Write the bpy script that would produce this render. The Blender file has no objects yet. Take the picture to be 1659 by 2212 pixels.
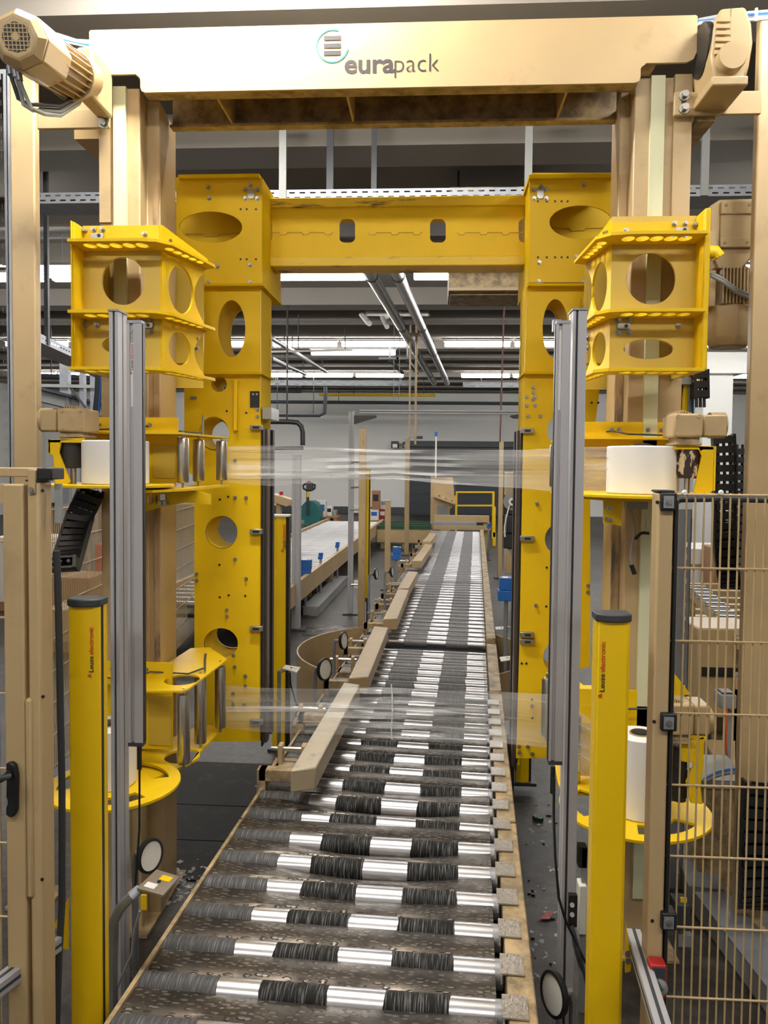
import bpy, bmesh, math, random
from mathutils import Vector, Matrix
from mathutils.geometry import tessellate_polygon
random.seed(7)
S = bpy.context.scene
COL = S.collection
# ------------------------------------------------------------------ camera
F, CX, CY, ROLL, PITCH, YAW, HC = 1700.0, 829.5, 1069.0, .0095, math.radians(2.4), math.atan(105/1700.), 2.1
cam = bpy.data.cameras.new('camera'); camo = bpy.data.objects.new('camera', cam); COL.objects.link(camo)
cam.sensor_fit = 'VERTICAL'; cam.sensor_height = 36; cam.lens = F/2212*36
cam.shift_y = (CY-1106.0)/2212; cam.clip_start = .05; cam.clip_end = 200
camo.matrix_world = (Matrix.Translation((0, 0, HC)) @ Matrix.Rotation(YAW, 4, 'Z')
                     @ Matrix.Rotation(math.pi/2-PITCH, 4, 'X') @ Matrix.Rotation(ROLL, 4, 'Z'))
S.camera = camo
# ------------------------------------------------------------------ world, exposure
w = bpy.data.worlds.new('world'); S.world = w; w.use_nodes = True
w.node_tree.nodes['Background'].inputs[0].default_value = (.9, .95, 1, 1)
w.node_tree.nodes['Background'].inputs[1].default_value = .05
S.view_settings.view_transform = 'Standard'; S.view_settings.look = 'None'
S.view_settings.gamma = 1; S.view_settings.use_curve_mapping = False
S.view_settings.exposure = 0.0
TUBE_FRONT, TUBE_ROW, TUBE_REAR, TUBE_VIEW = 190.0, 44.0, 24.0, 46.0     # fluorescent tube strengths
# ------------------------------------------------------------------ pixel -> place helpers
def ray(px, py):
    dx = px-CX; dy = -(py-CY); c, s = math.cos(ROLL), math.sin(ROLL)
    u = (dx*c-dy*s)/F; v = (dx*s+dy*c)/F
    y = math.cos(PITCH)+v*math.sin(PITCH); z = -math.sin(PITCH)+v*math.cos(PITCH)
    return Vector((u*math.cos(YAW)-y*math.sin(YAW), u*math.sin(YAW)+y*math.cos(YAW), z))
def W(px, py, Y):
    r = ray(px, py); k = Y/r.y; return Vector((r.x*k, Y, HC+r.z*k))
def G(px, py, z=0.0):
    r = ray(px, py); k = (z-HC)/r.z; return Vector((r.x*k, r.y*k, z))
def rect(x0, y0, x1, y1, Y):
    xm, ym = (x0+x1)/2, (y0+y1)/2
    return W(x0, ym, Y).x, W(x1, ym, Y).x, W(xm, y1, Y).z, W(xm, y0, Y).z
# ------------------------------------------------------------------ things, parts
ORG = {}
def thing(name, label, cat, loc, group=None):
    o = bpy.data.objects.new(name, None); COL.objects.link(o); o.empty_display_size = .1
    o.location = loc; o['label'] = label; o['category'] = cat
    if group: o['group'] = group
    ORG[o] = Vector(loc); return o
def tag(o, label, cat, group=None, kind=None):
    o['label'] = label; o['category'] = cat
    if group: o['group'] = group
    if kind: o['kind'] = kind
    return o
def clone(root, loc, label=None, rz=None):
    r = root.copy(); COL.objects.link(r); r.location = loc
    if label: r['label'] = label
    if rz is not None: r.rotation_euler.z = rz
    for ch in list(root.children):
        c = ch.copy(); COL.objects.link(c); c.parent = r
        for g in list(ch.children):
            d = g.copy(); COL.objects.link(d); d.parent = c
    return r
class MB:
    def __init__(s): s.v = []; s.f = []
    def add(s, vs, fs):
        n = len(s.v); s.v += [tuple(a) for a in vs]; s.f += [tuple(i+n for i in f) for f in fs]; return s
    def box(s, x0, x1, y0, y1, z0, z1):
        return s.add([(x, y, z) for x in (x0, x1) for y in (y0, y1) for z in (z0, z1)],
                     [(0,1,3,2),(4,6,7,5),(0,4,5,1),(2,3,7,6),(0,2,6,4),(1,5,7,3)])
    def pb(s, x0, y0, x1, y1, Y, d):            # box whose front face is seen at this pixel rectangle
        a, b, c, e = rect(x0, y0, x1, y1, Y); return s.box(a, b, Y, Y+d, c, e)
    def beam(s, p, q, w_, h, up=(0,0,1)):       # box bar from p to q
        p, q = Vector(p), Vector(q); d = (q-p).normalized(); up = Vector(up)
        if abs(d.dot(up)) > .99: up = Vector((0,1,0))
        u = d.cross(up).normalized(); v = u.cross(d)
        vs = [t+u*a*w_/2+v*b*h/2 for t in (p, q) for a in (-1,1) for b in (-1,1)]
        return s.add(vs, [(0,1,3,2),(4,6,7,5),(0,4,5,1),(2,3,7,6),(0,2,6,4),(1,5,7,3)])
    def prism(s, poly, z0, z1, holes=()):
        return s.plate(poly, (0,0,z0), (1,0,0), (0,1,0), (0,0,1), z1-z0, holes)
    def plate(s, outer, o, u, v, n, t, holes=()):
        o, u, v, n = map(Vector, (o, u, v, n)); loops = [list(outer)]+[list(h) for h in holes]
        tri = tessellate_polygon([[Vector((a[0], a[1], 0)) for a in l] for l in loops])
        flat = [a for l in loops for a in l]; N = len(flat)
        vs = [o+u*a[0]+v*a[1] for a in flat]; vs += [p+n*t for p in vs]
        fs = [tuple(q) for q in tri]+[tuple(i+N for i in reversed(q)) for q in tri]
        k = 0
        for l in loops:
            m = len(l)
            fs += [(k+i, k+(i+1) % m, k+(i+1) % m+N, k+i+N) for i in range(m)]; k += m
        return s.add(vs, fs)
    def cyl(s, p, q, r, r2=None, n=16, cap=True):
        p, q = Vector(p), Vector(q); r2 = r if r2 is None else r2; d = (q-p).normalized()
        u = d.orthogonal().normalized(); v = d.cross(u)
        cs = [(math.cos(2*math.pi*i/n), math.sin(2*math.pi*i/n)) for i in range(n)]
        vs = [p+(u*a+v*b)*r for a, b in cs]+[q+(u*a+v*b)*r2 for a, b in cs]
        fs = [(i, (i+1) % n, (i+1) % n+n, i+n) for i in range(n)]
        if cap: fs += [tuple(range(n))[::-1], tuple(range(n, 2*n))]
        return s.add(vs, fs)
    def lathe(s, prof, o, axis=(0,0,1), n=24):   # prof = [(r,h)...]
        o, d = Vector(o), Vector(axis).normalized(); u = d.orthogonal().normalized(); v = d.cross(u)
        vs = []; m = len(prof)
        for i in range(n):
            a = 2*math.pi*i/n; e = u*math.cos(a)+v*math.sin(a)
            vs += [o+d*h+e*max(r, 1e-4) for r, h in prof]
        fs = [(i*m+j, ((i+1) % n)*m+j, ((i+1) % n)*m+j+1, i*m+j+1) for i in range(n) for j in range(m-1)]
        fs += [tuple(i*m for i in range(n))[::-1], tuple(i*m+m-1 for i in range(n))]
        return s.add(vs, fs)
    def tube(s, pts, r, n=8):
        pts = [Vector(p) for p in pts]; m = len(pts); vs = []; u = None
        for i, p in enumerate(pts):
            d = (pts[min(i+1, m-1)]-pts[max(i-1, 0)]).normalized()
            u = d.orthogonal().normalized() if u is None else (u-d*u.dot(d)).normalized()
            v = d.cross(u); vs += [p+(u*math.cos(2*math.pi*k/n)+v*math.sin(2*math.pi*k/n))*r for k in range(n)]
        fs = [(i*n+k, i*n+(k+1) % n, (i+1)*n+(k+1) % n, (i+1)*n+k) for i in range(m-1) for k in range(n)]
        fs += [tuple(range(n))[::-1], tuple(range((m-1)*n, m*n))]
        return s.add(vs, fs)
    def bolt(s, x, Y, z, r=.008, l=.012, d=(0,-1,0)):
        p = Vector((x, Y, z)); d = Vector(d)
        s.cyl(p, p+d*l*.3, r*1.5, n=10); return s.cyl(p, p+d*l, r, n=6)
    def mesh(s, name, org=Vector((0,0,0))):
        me = bpy.data.meshes.new(name)
        me.from_pydata([tuple(Vector(a)-org) for a in s.v], [], s.f)
        bm = bmesh.new(); bm.from_mesh(me); bmesh.ops.recalc_face_normals(bm, faces=bm.faces); bm.to_mesh(me); bm.free()
        me.polygons.foreach_set('use_smooth', [True]*len(me.polygons)); me.set_sharp_from_angle(angle=math.radians(32))
        return me
    def build(s, name, m, parent=None, bevel=0, label=None, kind=None):
        org = ORG.get(parent, Vector((0,0,0)))
        me = s.mesh(name, org); me.materials.append(m)
        o = bpy.data.objects.new(name, me); COL.objects.link(o)
        if parent is not None: o.parent = parent; ORG[o] = org
        else: ORG[o] = Vector((0,0,0))
        if bevel:
            b = o.modifiers.new('bevel', 'BEVEL'); b.width = bevel; b.segments = 2; b.limit_method = 'ANGLE'; b.angle_limit = .7; b.harden_normals = False
        if label: o['label'] = label
        if kind: o['kind'] = kind
        return o
def circ(cx, cy, rx, ry=None, n=32):
    ry = rx if ry is None else ry
    return [(cx+rx*math.cos(2*math.pi*i/n), cy+ry*math.sin(2*math.pi*i/n)) for i in range(n)]
def rrect(x0, y0, x1, y1, r, n=5):
    out = []
    for cx, cy, a in ((x1-r,y1-r,0),(x0+r,y1-r,1),(x0+r,y0+r,2),(x1-r,y0+r,3)):
        out += [(cx+r*math.cos((a+i/n)*math.pi/2), cy+r*math.sin((a+i/n)*math.pi/2)) for i in range(n+1)]
    return out
def fan(c, ra, rb, a0, a1, n=10):
    return [(c[0]+ra*math.cos(a0+(a1-a0)*i/n), c[1]+ra*math.sin(a0+(a1-a0)*i/n)) for i in range(n+1)]+\
           [(c[0]+rb*math.cos(a1+(a0-a1)*i/n), c[1]+rb*math.sin(a1+(a0-a1)*i/n)) for i in range(n+1)]
def text(body, o, u, v, height, mat_, name, parent, bold=0, width=None):
    c = bpy.data.curves.new('t', 'FONT'); c.body = body; c.size = 1; c.offset = bold; c.resolution_u = 3
    ob = bpy.data.objects.new('t', c); COL.objects.link(ob)
    me = bpy.data.meshes.new_from_object(ob.evaluated_get(bpy.context.evaluated_depsgraph_get()))
    bpy.data.objects.remove(ob); mb = MB()
    vs = [a.co.copy() for a in me.vertices]; x0 = min(a.x for a in vs); x1 = max(a.x for a in vs)
    sx = height if width is None else width/(x1-x0)
    o, u, v = Vector(o), Vector(u), Vector(v)
    mb.add([o+u*(a.x-x0)*sx+v*a.y*height for a in vs], [tuple(p.vertices) for p in me.polygons])
    return mb.build(name, mat_, parent)
# ------------------------------------------------------------------ materials
def nt(name):
    m = bpy.data.materials.new(name); m.use_nodes = True; t = m.node_tree
    return m, t, t.nodes['Principled BSDF']
def N(t, k, **kw):
    n = t.nodes.new(k)
    for a, b in kw.items():
        if a.startswith('i_'): n.inputs[int(a[2:])].default_value = b
        else: setattr(n, a, b)
    return n
def paint(name, col, rough=.45, metal=0.0, var=.12, scale=6.0, bump=.0, bscale=200, dirt=0.0, dcol=(.05,.04,.03), stretch=(1,1,1), dlo=.55, dhi=.75, spec=.5):
    m, t, b = nt(name); L = t.links.new
    tc = N(t, 'ShaderNodeTexCoord'); mp = N(t, 'ShaderNodeMapping'); mp.inputs['Scale'].default_value = stretch
    L(tc.outputs['Object'], mp.inputs['Vector'])
    n1 = N(t, 'ShaderNodeTexNoise'); n1.inputs['Scale'].default_value = scale; n1.inputs['Detail'].default_value = 6
    L(mp.outputs[0], n1.inputs['Vector'])
    mx = N(t, 'ShaderNodeMix', data_type='RGBA')
    mx.inputs['A'].default_value = tuple(c*(1-var) for c in col)+(1,); mx.inputs['B'].default_value = tuple(min(1, c*(1+var)) for c in col)+(1,)
    L(n1.outputs[0], mx.inputs['Factor']); out = mx.outputs['Result']
    if dirt:
        n2 = N(t, 'ShaderNodeTexNoise'); n2.inputs['Scale'].default_value = scale*1.7; n2.inputs['Detail'].default_value = 9; n2.inputs['Roughness'].default_value = .65
        L(mp.outputs[0], n2.inputs['Vector'])
        mr = N(t, 'ShaderNodeMapRange'); mr.inputs['From Min'].default_value = dlo; mr.inputs['From Max'].default_value = dhi; mr.inputs['To Max'].default_value = dirt
        L(n2.outputs[0], mr.inputs['Value'])
        m2 = N(t, 'ShaderNodeMix', data_type='RGBA'); m2.inputs['B'].default_value = tuple(dcol)+(1,)
        L(out, m2.inputs['A']); L(mr.outputs[0], m2.inputs['Factor']); out = m2.outputs['Result']
    L(out, b.inputs['Base Color'])
    b.inputs['Specular IOR Level'].default_value = spec
    b.inputs['Roughness'].default_value = rough; b.inputs['Metallic'].default_value = metal
    if bump:
        n3 = N(t, 'ShaderNodeTexNoise'); n3.inputs['Scale'].default_value = bscale; L(tc.outputs['Object'], n3.inputs['Vector'])
        bp = N(t, 'ShaderNodeBump'); bp.inputs['Strength'].default_value = bump; bp.inputs['Distance'].default_value = .004
        L(n3.outputs[0], bp.inputs['Height']); L(bp.outputs[0], b.inputs['Normal'])
    return m
def emis(name, col, s):
    m, t, b = nt(name); b.inputs['Base Color'].default_value = tuple(col)+(1,)
    b.inputs['Emission Color'].default_value = tuple(col)+(1,); b.inputs['Emission Strength'].default_value = s; return m
BEIGE = paint('beige_paint', (.46,.335,.175), .42, dirt=.25, scale=3, bump=.05)
BEIGEW = paint('worn_beige_paint', (.44,.32,.17), .55, dirt=.75, scale=7, dcol=(.09,.065,.04), dlo=.42, dhi=.62)
YEL = paint('yellow_paint', (.76,.50,.004), .5, var=.06, dirt=.12, scale=4, dcol=(.35,.2,.01), bump=.03, spec=.3)
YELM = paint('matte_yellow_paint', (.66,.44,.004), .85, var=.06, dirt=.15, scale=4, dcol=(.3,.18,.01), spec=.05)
YELW = paint('worn_yellow_paint', (.74,.50,.012), .45, dirt=.9, scale=3, dcol=(.04,.03,.015), stretch=(.8,1,6), dlo=.56, dhi=.66)
YELD = paint('dull_yellow_paint', (.56,.39,.045), .4, dirt=.15, scale=4, dcol=(.4,.3,.1))
YELP = paint('light_curtain_yellow', (.82,.54,.003), .35, var=.03)
ALU = paint('anodised_aluminium', (.40,.40,.43), .45, .1, var=.06, stretch=(1,1,.05), scale=30)
GALV = paint('galvanised_steel', (.30,.32,.36), .5, .5, var=.25, scale=12)
STEEL = paint('bare_steel', (.52,.51,.49), .28, 1, var=.3, scale=14, stretch=(1,1,.2))
GALVD = paint('darkened_galvanised_steel', (.10,.105,.115), .6, .3, var=.2, scale=10)  # far-tray steel, colour darkened to offset the lamps beside it
TUBEL = emis('lone_tube_light', (1,.97,.92), 3.0)
STEELR = paint('dull_roller_steel', (.52,.52,.53), .35, .85, var=.2, scale=8)
STEELP = paint('steel_pipe', (.6,.61,.63), .35, .9, var=.15, scale=5)
BOLTM = paint('bolt_steel', (.36,.35,.33), .35, .9, var=.1)
BLACK = paint('black_plastic', (.012,.012,.013), .45)
RUB = paint('black_rubber', (.02,.016,.014), .5, dirt=.1)
DGREY = paint('dark_grey_plastic', (.04,.045,.055), .5)
GREY = paint('grey_paint', (.26,.27,.27), .5, dirt=.2)
WHITE = paint('white_film_roll', (.85,.84,.82), .38, var=.04, stretch=(1,1,.1), scale=25)
WPLAST = paint('white_plastic', (.75,.74,.70), .45)
CREAM = paint('cream_belt', (.62,.63,.42), .5, dirt=.9, scale=14, dcol=(.16,.15,.03), stretch=(1,1,.12), dlo=.62, dhi=.68)
TAN = paint('brown_tube', (.36,.26,.15), .5, dirt=.2)
BRONZE = paint('bronze_guide_profile', (.17,.12,.09), .35, .6, stretch=(1,1,.1), scale=20)
BLUE = paint('blue_plastic', (.012,.12,.45), .4, var=.08)
RED = paint('red_plastic', (.5,.02,.02), .4)
TEAL = paint('teal_paint', (.01,.14,.14), .4)
CARD = paint('cardboard', (.33,.18,.09), .8)
CARDW = paint('white_carton', (.72,.70,.68), .7)
GREEN = paint('green_chain_guide', (.01,.06,.03), .5)
TXTD = paint("dark_print", (.018,.012,.016), .6, var=0)
TXTR = paint('red_print', (.55,.03,.01), .6, var=0)
TXTK = paint('black_print', (.01,.01,.01), .6, var=0)
CYAN = paint("cyan_print", (.01,.40,.46), .6, var=0)
WALL = paint('white_wall', (.70,.70,.68), .8, var=.05, scale=.6)
CEIL = paint('grey_concrete', (.22,.20,.178), .9, var=.08, scale=1.5)
DOORM = paint('dark_roller_door', (.018,.024,.032), .45, var=.15)
TUBEF = emis('front_tube_light', (1,.95,.85), TUBE_FRONT)
TUBEG = emis('right_front_tube_light', (1,.95,.85), TUBE_FRONT*.5)
TUBEC = emis('bay_tube_light', (1,.95,.88), TUBE_FRONT*.4)
TUBER = emis('row_tube_light', (1,.97,.92), TUBE_ROW)
TUBEV = emis('viewer_tube_light', (1,.95,.88), TUBE_VIEW)
TUBEB = emis('rear_tube_light', (1,.97,.92), TUBE_REAR)
# floor: grey screed with worn dark and brownish soiling
m, t, b = nt('soiled_floor'); L = t.links.new; FLOORM = m
tc = N(t, 'ShaderNodeTexCoord')
n1 = N(t, 'ShaderNodeTexNoise'); n1.inputs['Scale'].default_value = .9; n1.inputs['Detail'].default_value = 8; n1.inputs['Roughness'].default_value = .7
n2 = N(t, 'ShaderNodeTexNoise'); n2.inputs['Scale'].default_value = 14; n2.inputs['Detail'].default_value = 8; n2.inputs['Roughness'].default_value = .7
L(tc.outputs['Object'], n1.inputs['Vector']); L(tc.outputs['Object'], n2.inputs['Vector'])
r1 = N(t, 'ShaderNodeValToRGB'); e = r1.color_ramp.elements
e[0].position = .38; e[0].color = (.020,.017,.015,1); e[1].position = .64; e[1].color = (.075,.065,.058,1)
L(n1.outputs[0], r1.inputs[0])
r2 = N(t, 'ShaderNodeValToRGB'); e = r2.color_ramp.elements
e[0].position = .42; e[0].color = (.30,.24,.20,1); e[1].position = .58; e[1].color = (1,.95,.9,1)
L(n2.outputs[0], r2.inputs[0])
mx = N(t, 'ShaderNodeMix', data_type='RGBA', blend_type='MULTIPLY'); mx.inputs['Factor'].default_value = .8
L(r1.outputs[0], mx.inputs['A']); L(r2.outputs[0], mx.inputs['B']); L(mx.outputs['Result'], b.inputs['Base Color'])
b.inputs['Roughness'].default_value = .5
# rollers: bright where the pallets do not run, black rubbed stripes where they do
m, t, b = nt('conveyor_roller_steel'); L = t.links.new; ROLLM = m
b.inputs['Specular IOR Level'].default_value = .15
geo = N(t, 'ShaderNodeNewGeometry'); sp = N(t, 'ShaderNodeSeparateXYZ'); L(geo.outputs['Position'], sp.inputs[0])
ml = N(t, 'ShaderNodeMath', operation='MULTIPLY'); ml.inputs[1].default_value = -.0542; L(sp.outputs[1], ml.inputs[0])
ad = N(t, 'ShaderNodeMath', operation='ADD'); L(sp.outputs[0], ad.inputs[0]); L(ml.outputs[0], ad.inputs[1])
cmb = N(t, 'ShaderNodeCombineXYZ'); L(ad.outputs[0], cmb.inputs[0])
sy = N(t, 'ShaderNodeMath', operation='MULTIPLY'); sy.inputs[1].default_value = .05; L(sp.outputs[1], sy.inputs[0]); L(sy.outputs[0], cmb.inputs[1])
sz = N(t, 'ShaderNodeMath', operation='MULTIPLY'); sz.inputs[1].default_value = .05; L(sp.outputs[2], sz.inputs[0]); L(sz.outputs[0], cmb.inputs[2])
st = N(t, 'ShaderNodeTexNoise'); st.inputs['Scale'].default_value = 260; st.inputs['Detail'].default_value = 6; L(cmb.outputs[0], st.inputs['Vector'])
wob = N(t, 'ShaderNodeTexNoise'); wob.inputs['Scale'].default_value = 9; L(geo.outputs['Position'], wob.inputs['Vector'])
w1 = N(t, 'ShaderNodeMath', operation='MULTIPLY_ADD'); w1.inputs[1].default_value = .03; w1.inputs[2].default_value = -.015; L(wob.outputs[0], w1.inputs[0])
tt = N(t, 'ShaderNodeMath', operation='ADD'); L(ad.outputs[0], tt.inputs[0]); L(w1.outputs[0], tt.inputs[1])
mp = N(t, 'ShaderNodeMapRange'); mp.inputs['From Min'].default_value = -1; mp.inputs['From Max'].default_value = .15; L(tt.outputs[0], mp.inputs['Value'])
def q(x): return (x+1)/1.15
rr = N(t, 'ShaderNodeValToRGB'); cr = rr.color_ramp; cr.interpolation = 'CONSTANT'
cr.elements[0].position = 0; cr.elements[0].color = (.90,)*3+(1,); cr.elements[1].position = q(-.74); cr.elements[1].color = (0,0,0,1)
for p_, c_ in ((-.617,1),(-.41,0),(-.245,1),(-.048,0),(.075,.45)):
    e = cr.elements.new(q(p_)); e.color = (c_,c_,c_,1)
L(mp.outputs[0], rr.inputs[0])
sr = N(t, 'ShaderNodeMapRange'); sr.inputs['From Min'].default_value = .5; sr.inputs['From Max'].default_value = .75; sr.inputs['To Min'].default_value = 1.0; sr.inputs['To Max'].default_value = .68; L(st.outputs[0], sr.inputs['Value'])
dm = N(t, 'ShaderNodeMath', operation='MULTIPLY'); L(rr.outputs[0], dm.inputs[0]); L(sr.outputs[0], dm.inputs[1])
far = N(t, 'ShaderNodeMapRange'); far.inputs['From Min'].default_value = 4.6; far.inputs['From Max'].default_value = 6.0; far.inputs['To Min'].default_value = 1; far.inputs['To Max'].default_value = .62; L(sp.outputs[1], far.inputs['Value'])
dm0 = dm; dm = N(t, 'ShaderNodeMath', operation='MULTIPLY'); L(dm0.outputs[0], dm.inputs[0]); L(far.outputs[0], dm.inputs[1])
mc = N(t, 'ShaderNodeMix', data_type='RGBA'); mc.inputs['A'].default_value = (.60,.60,.63,1); mc.inputs['B'].default_value = (.010,.0098,.0085,1)
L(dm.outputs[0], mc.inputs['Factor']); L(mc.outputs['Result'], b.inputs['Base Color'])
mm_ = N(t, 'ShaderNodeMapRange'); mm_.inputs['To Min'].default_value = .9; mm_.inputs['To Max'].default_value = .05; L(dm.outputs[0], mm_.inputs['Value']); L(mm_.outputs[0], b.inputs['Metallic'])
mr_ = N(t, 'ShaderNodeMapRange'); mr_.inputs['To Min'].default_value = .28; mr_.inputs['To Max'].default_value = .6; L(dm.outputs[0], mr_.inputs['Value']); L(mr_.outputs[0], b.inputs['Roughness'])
# tread plate
m, t, b = nt('tread_plate'); L = t.links.new; TREAD = m
tc = N(t, 'ShaderNodeTexCoord'); dash = []
for a in (45, -45):
    mp = N(t, 'ShaderNodeMapping'); mp.inputs['Rotation'].default_value = (0,0,math.radians(a)); mp.inputs['Scale'].default_value = (24,66,1)
    L(tc.outputs['Object'], mp.inputs['Vector'])
    v = N(t, 'ShaderNodeTexVoronoi'); v.inputs['Scale'].default_value = 1; v.inputs['Randomness'].default_value = .45; L(mp.outputs[0], v.inputs['Vector'])
    q_ = N(t, 'ShaderNodeMapRange'); q_.inputs['From Min'].default_value = .38; q_.inputs['From Max'].default_value = .22; L(v.outputs['Distance'], q_.inputs['Value']); dash.append(q_)
ck = N(t, 'ShaderNodeTexChecker'); ck.inputs['Scale'].default_value = 22; L(tc.outputs['Object'], ck.inputs['Vector'])
mh = N(t, 'ShaderNodeMix', data_type='FLOAT'); L(ck.outputs['Fac'], mh.inputs['Factor']); L(dash[0].outputs[0], mh.inputs['A']); L(dash[1].outputs[0], mh.inputs['B'])
n = N(t, 'ShaderNodeTexNoise'); n.inputs['Scale'].default_value = 7; n.inputs['Detail'].default_value = 8; L(tc.outputs['Object'], n.inputs['Vector'])
cr = N(t, 'ShaderNodeValToRGB'); e = cr.color_ramp.elements; e[0].position = .38; e[0].color = (.022,.0175,.014,1); e[1].position = .70; e[1].color = (.10,.082,.064,1); L(n.outputs[0], cr.inputs[0])
mx = N(t, 'ShaderNodeMix', data_type='RGBA'); mx.inputs['B'].default_value = (.42,.39,.34,1)
hf = N(t, 'ShaderNodeMath', operation='MULTIPLY'); hf.inputs[1].default_value = .27; L(mh.outputs[0], hf.inputs[0]); L(hf.outputs[0], mx.inputs['Factor'])
L(cr.outputs[0], mx.inputs['A']); L(mx.outputs['Result'], b.inputs['Base Color'])
b.inputs['Metallic'].default_value = .6
rg = N(t, 'ShaderNodeMapRange'); rg.inputs['From Min'].default_value = .35; rg.inputs['From Max'].default_value = .65; rg.inputs['To Min'].default_value = .55; rg.inputs['To Max'].default_value = .27; L(n.outputs[0], rg.inputs['Value']); L(rg.outputs[0], b.inputs['Roughness'])
bp = N(t, 'ShaderNodeBump'); bp.inputs['Strength'].default_value = 1.0; bp.inputs['Distance'].default_value = .004; L(mh.outputs[0], bp.inputs['Height']); L(bp.outputs[0], b.inputs['Normal'])
# stretch film: clear, faintly milky, with long glossy creases
def film_mat(name, lo, hi):
    m, t, b = nt(name); L = t.links.new
    tc = N(t, 'ShaderNodeTexCoord'); mp = N(t, 'ShaderNodeMapping'); mp.inputs['Scale'].default_value = (.35,.35,13); L(tc.outputs['Object'], mp.inputs['Vector'])
    n = N(t, 'ShaderNodeTexNoise'); n.inputs['Scale'].default_value = 3; n.inputs['Detail'].default_value = 3; L(mp.outputs[0], n.inputs['Vector'])
    cr = N(t, 'ShaderNodeMapRange'); cr.inputs['From Min'].default_value = .58; cr.inputs['From Max'].default_value = .72; cr.inputs['To Min'].default_value = lo; cr.inputs['To Max'].default_value = hi; L(n.outputs[0], cr.inputs['Value'])
    bp = N(t, 'ShaderNodeBump'); bp.inputs['Strength'].default_value = .5; bp.inputs['Distance'].default_value = .02; L(n.outputs[0], bp.inputs['Height']); L(bp.outputs[0], b.inputs['Normal'])
    b.inputs['Base Color'].default_value = (.86,.88,.92,1); b.inputs['Roughness'].default_value = .22
    tr = N(t, 'ShaderNodeBsdfTransparent'); ms = N(t, 'ShaderNodeMixShader')
    L(cr.outputs[0], ms.inputs[0]); L(tr.outputs[0], ms.inputs[1]); L(b.outputs[0], ms.inputs[2]); L(ms.outputs[0], t.nodes['Material Output'].inputs[0]); return m
FILM = film_mat('stretch_film', .19, .52); FILM2 = film_mat('dusty_stretch_film', .20, .62)
FLAKE = film_mat('film_scraps', .45, .8)
# ================================================================== the hall
def struct(name, mb, m, parent=None, **k):
    o = mb.build(name, m, parent, **k)
    if parent is None: o['kind'] = 'structure'
    return o
struct('floor', MB().box(-16, 14, -6, 31.7, -.2, 0), FLOORM)
ceiling = struct('ceiling', MB().box(-16, 14, -6, 31.7, 5.15, 5.3), CEIL)
for y in (.6, 2.1, 4.87, 6.95, 9.2, 10.95, 13.87, 15.4, 17.4, 19.2, 20.9, 22.4, 23.75, 25.5, 27.2, 29, 30.6):
    MB().box(-16, 14, y, y+.5, 4.85, 5.149).build('ceiling_rib', CEIL, ceiling)
wall_back = struct('wall_back', MB().box(-16, 14, 31.7, 31.9, 0, 5.15), WALL)
struct('wall_left', MB().box(-16.2, -16, -6, 31.9, 0, 5.15), WALL)
struct('wall_right', MB().box(14, 14.2, -6, 31.9, 0, 5.15), WALL)
struct('wall_front', MB().box(-16, 14, -6.2, -6, 0, 5.15), WALL)
struct('baseboard_back', MB().box(-16, -1, 31.66, 31.7, 0, .28), DGREY)
x0 = W(884, 1000, 31.6).x; x1 = W(1240, 1000, 31.6).x
d1 = struct('door_1', MB().box(x0, x1, 31.5, 31.7, 0, 2.72), DOORM)
for k in range(7): MB().box(x0+.05, x1-.05, 31.47, 31.5, .06+k*.38, .40+k*.38).build('door_panel', DOORM, d1)
MB().box(x0-.1, x1+.1, 31.35, 31.7, 2.72, 2.95).build('door_lintel', DOORM, d1)
# a white concrete pier on the right, seen between the portal and the right-hand post
pier = struct('trim_1', MB().pb(1516, 806, 1579, 1178, 20.0, .6), WALL)
MB().pb(1500, 745, 1614, 806, 19.8, 1.0).build('pier_head', WALL, pier)
# ------------------------------------------------------------------ lamps
ORD0 = ('leftmost','second','third','fourth','rightmost')
def tube_light(name, label, x, y, z, l, m, group, hgt=.13):
    t = thing(name, label, 'ceiling light', (x, y, z), group)
    MB().box(x-l/2, x+l/2, y-(.015 if m in (TUBEF, TUBEG, TUBEC) else .07), y+(.015 if m in (TUBEF, TUBEG) else .07), z+hgt, z+hgt+.03).build('housing', GREY, t)
    MB().box(x-l/2+.03, x+l/2-.03, y-.06, y+.06, z, z+hgt).build('diffuser', m, t, bevel=.02)
    for s in (-.3, .3): MB().cyl((x+s*l, y, z+hgt+.02), (x+s*l, y, 5.15), .006, n=6).build('hanger', GREY, t)
    return t
tube_light('tube_light', 'hanging fluorescent tube light high before the left half of the beige top beam', -.95, 2.92, 4.36, 1.2, TUBEF, 'tube lights in front of the portal')
tube_light('tube_light', 'hanging fluorescent tube light high before the right-hand gear motor', 1.78, 2.75, 4.3, .8, TUBEG, 'tube lights in front of the portal')
tube_light('tube_light', 'tube light in the ceiling bay behind the left half of the top beam', -1.15, 4.3, 4.93, 1.8, TUBEC, 'tube lights in front of the portal')
for k, x in enumerate((-4.6,-2.6,-.6,1.4,3.4)):
    tube_light('tube_light', ORD0[k]+' tube light of the row above and behind the viewer', x, -.8, 4.65, 1.5, TUBEV, 'tube lights above the viewer', .16)
proto = None
ORD = 'leftmost second third fourth fifth sixth seventh eighth ninth tenth eleventh twelfth thirteenth fourteenth fifteenth'.split()
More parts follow.
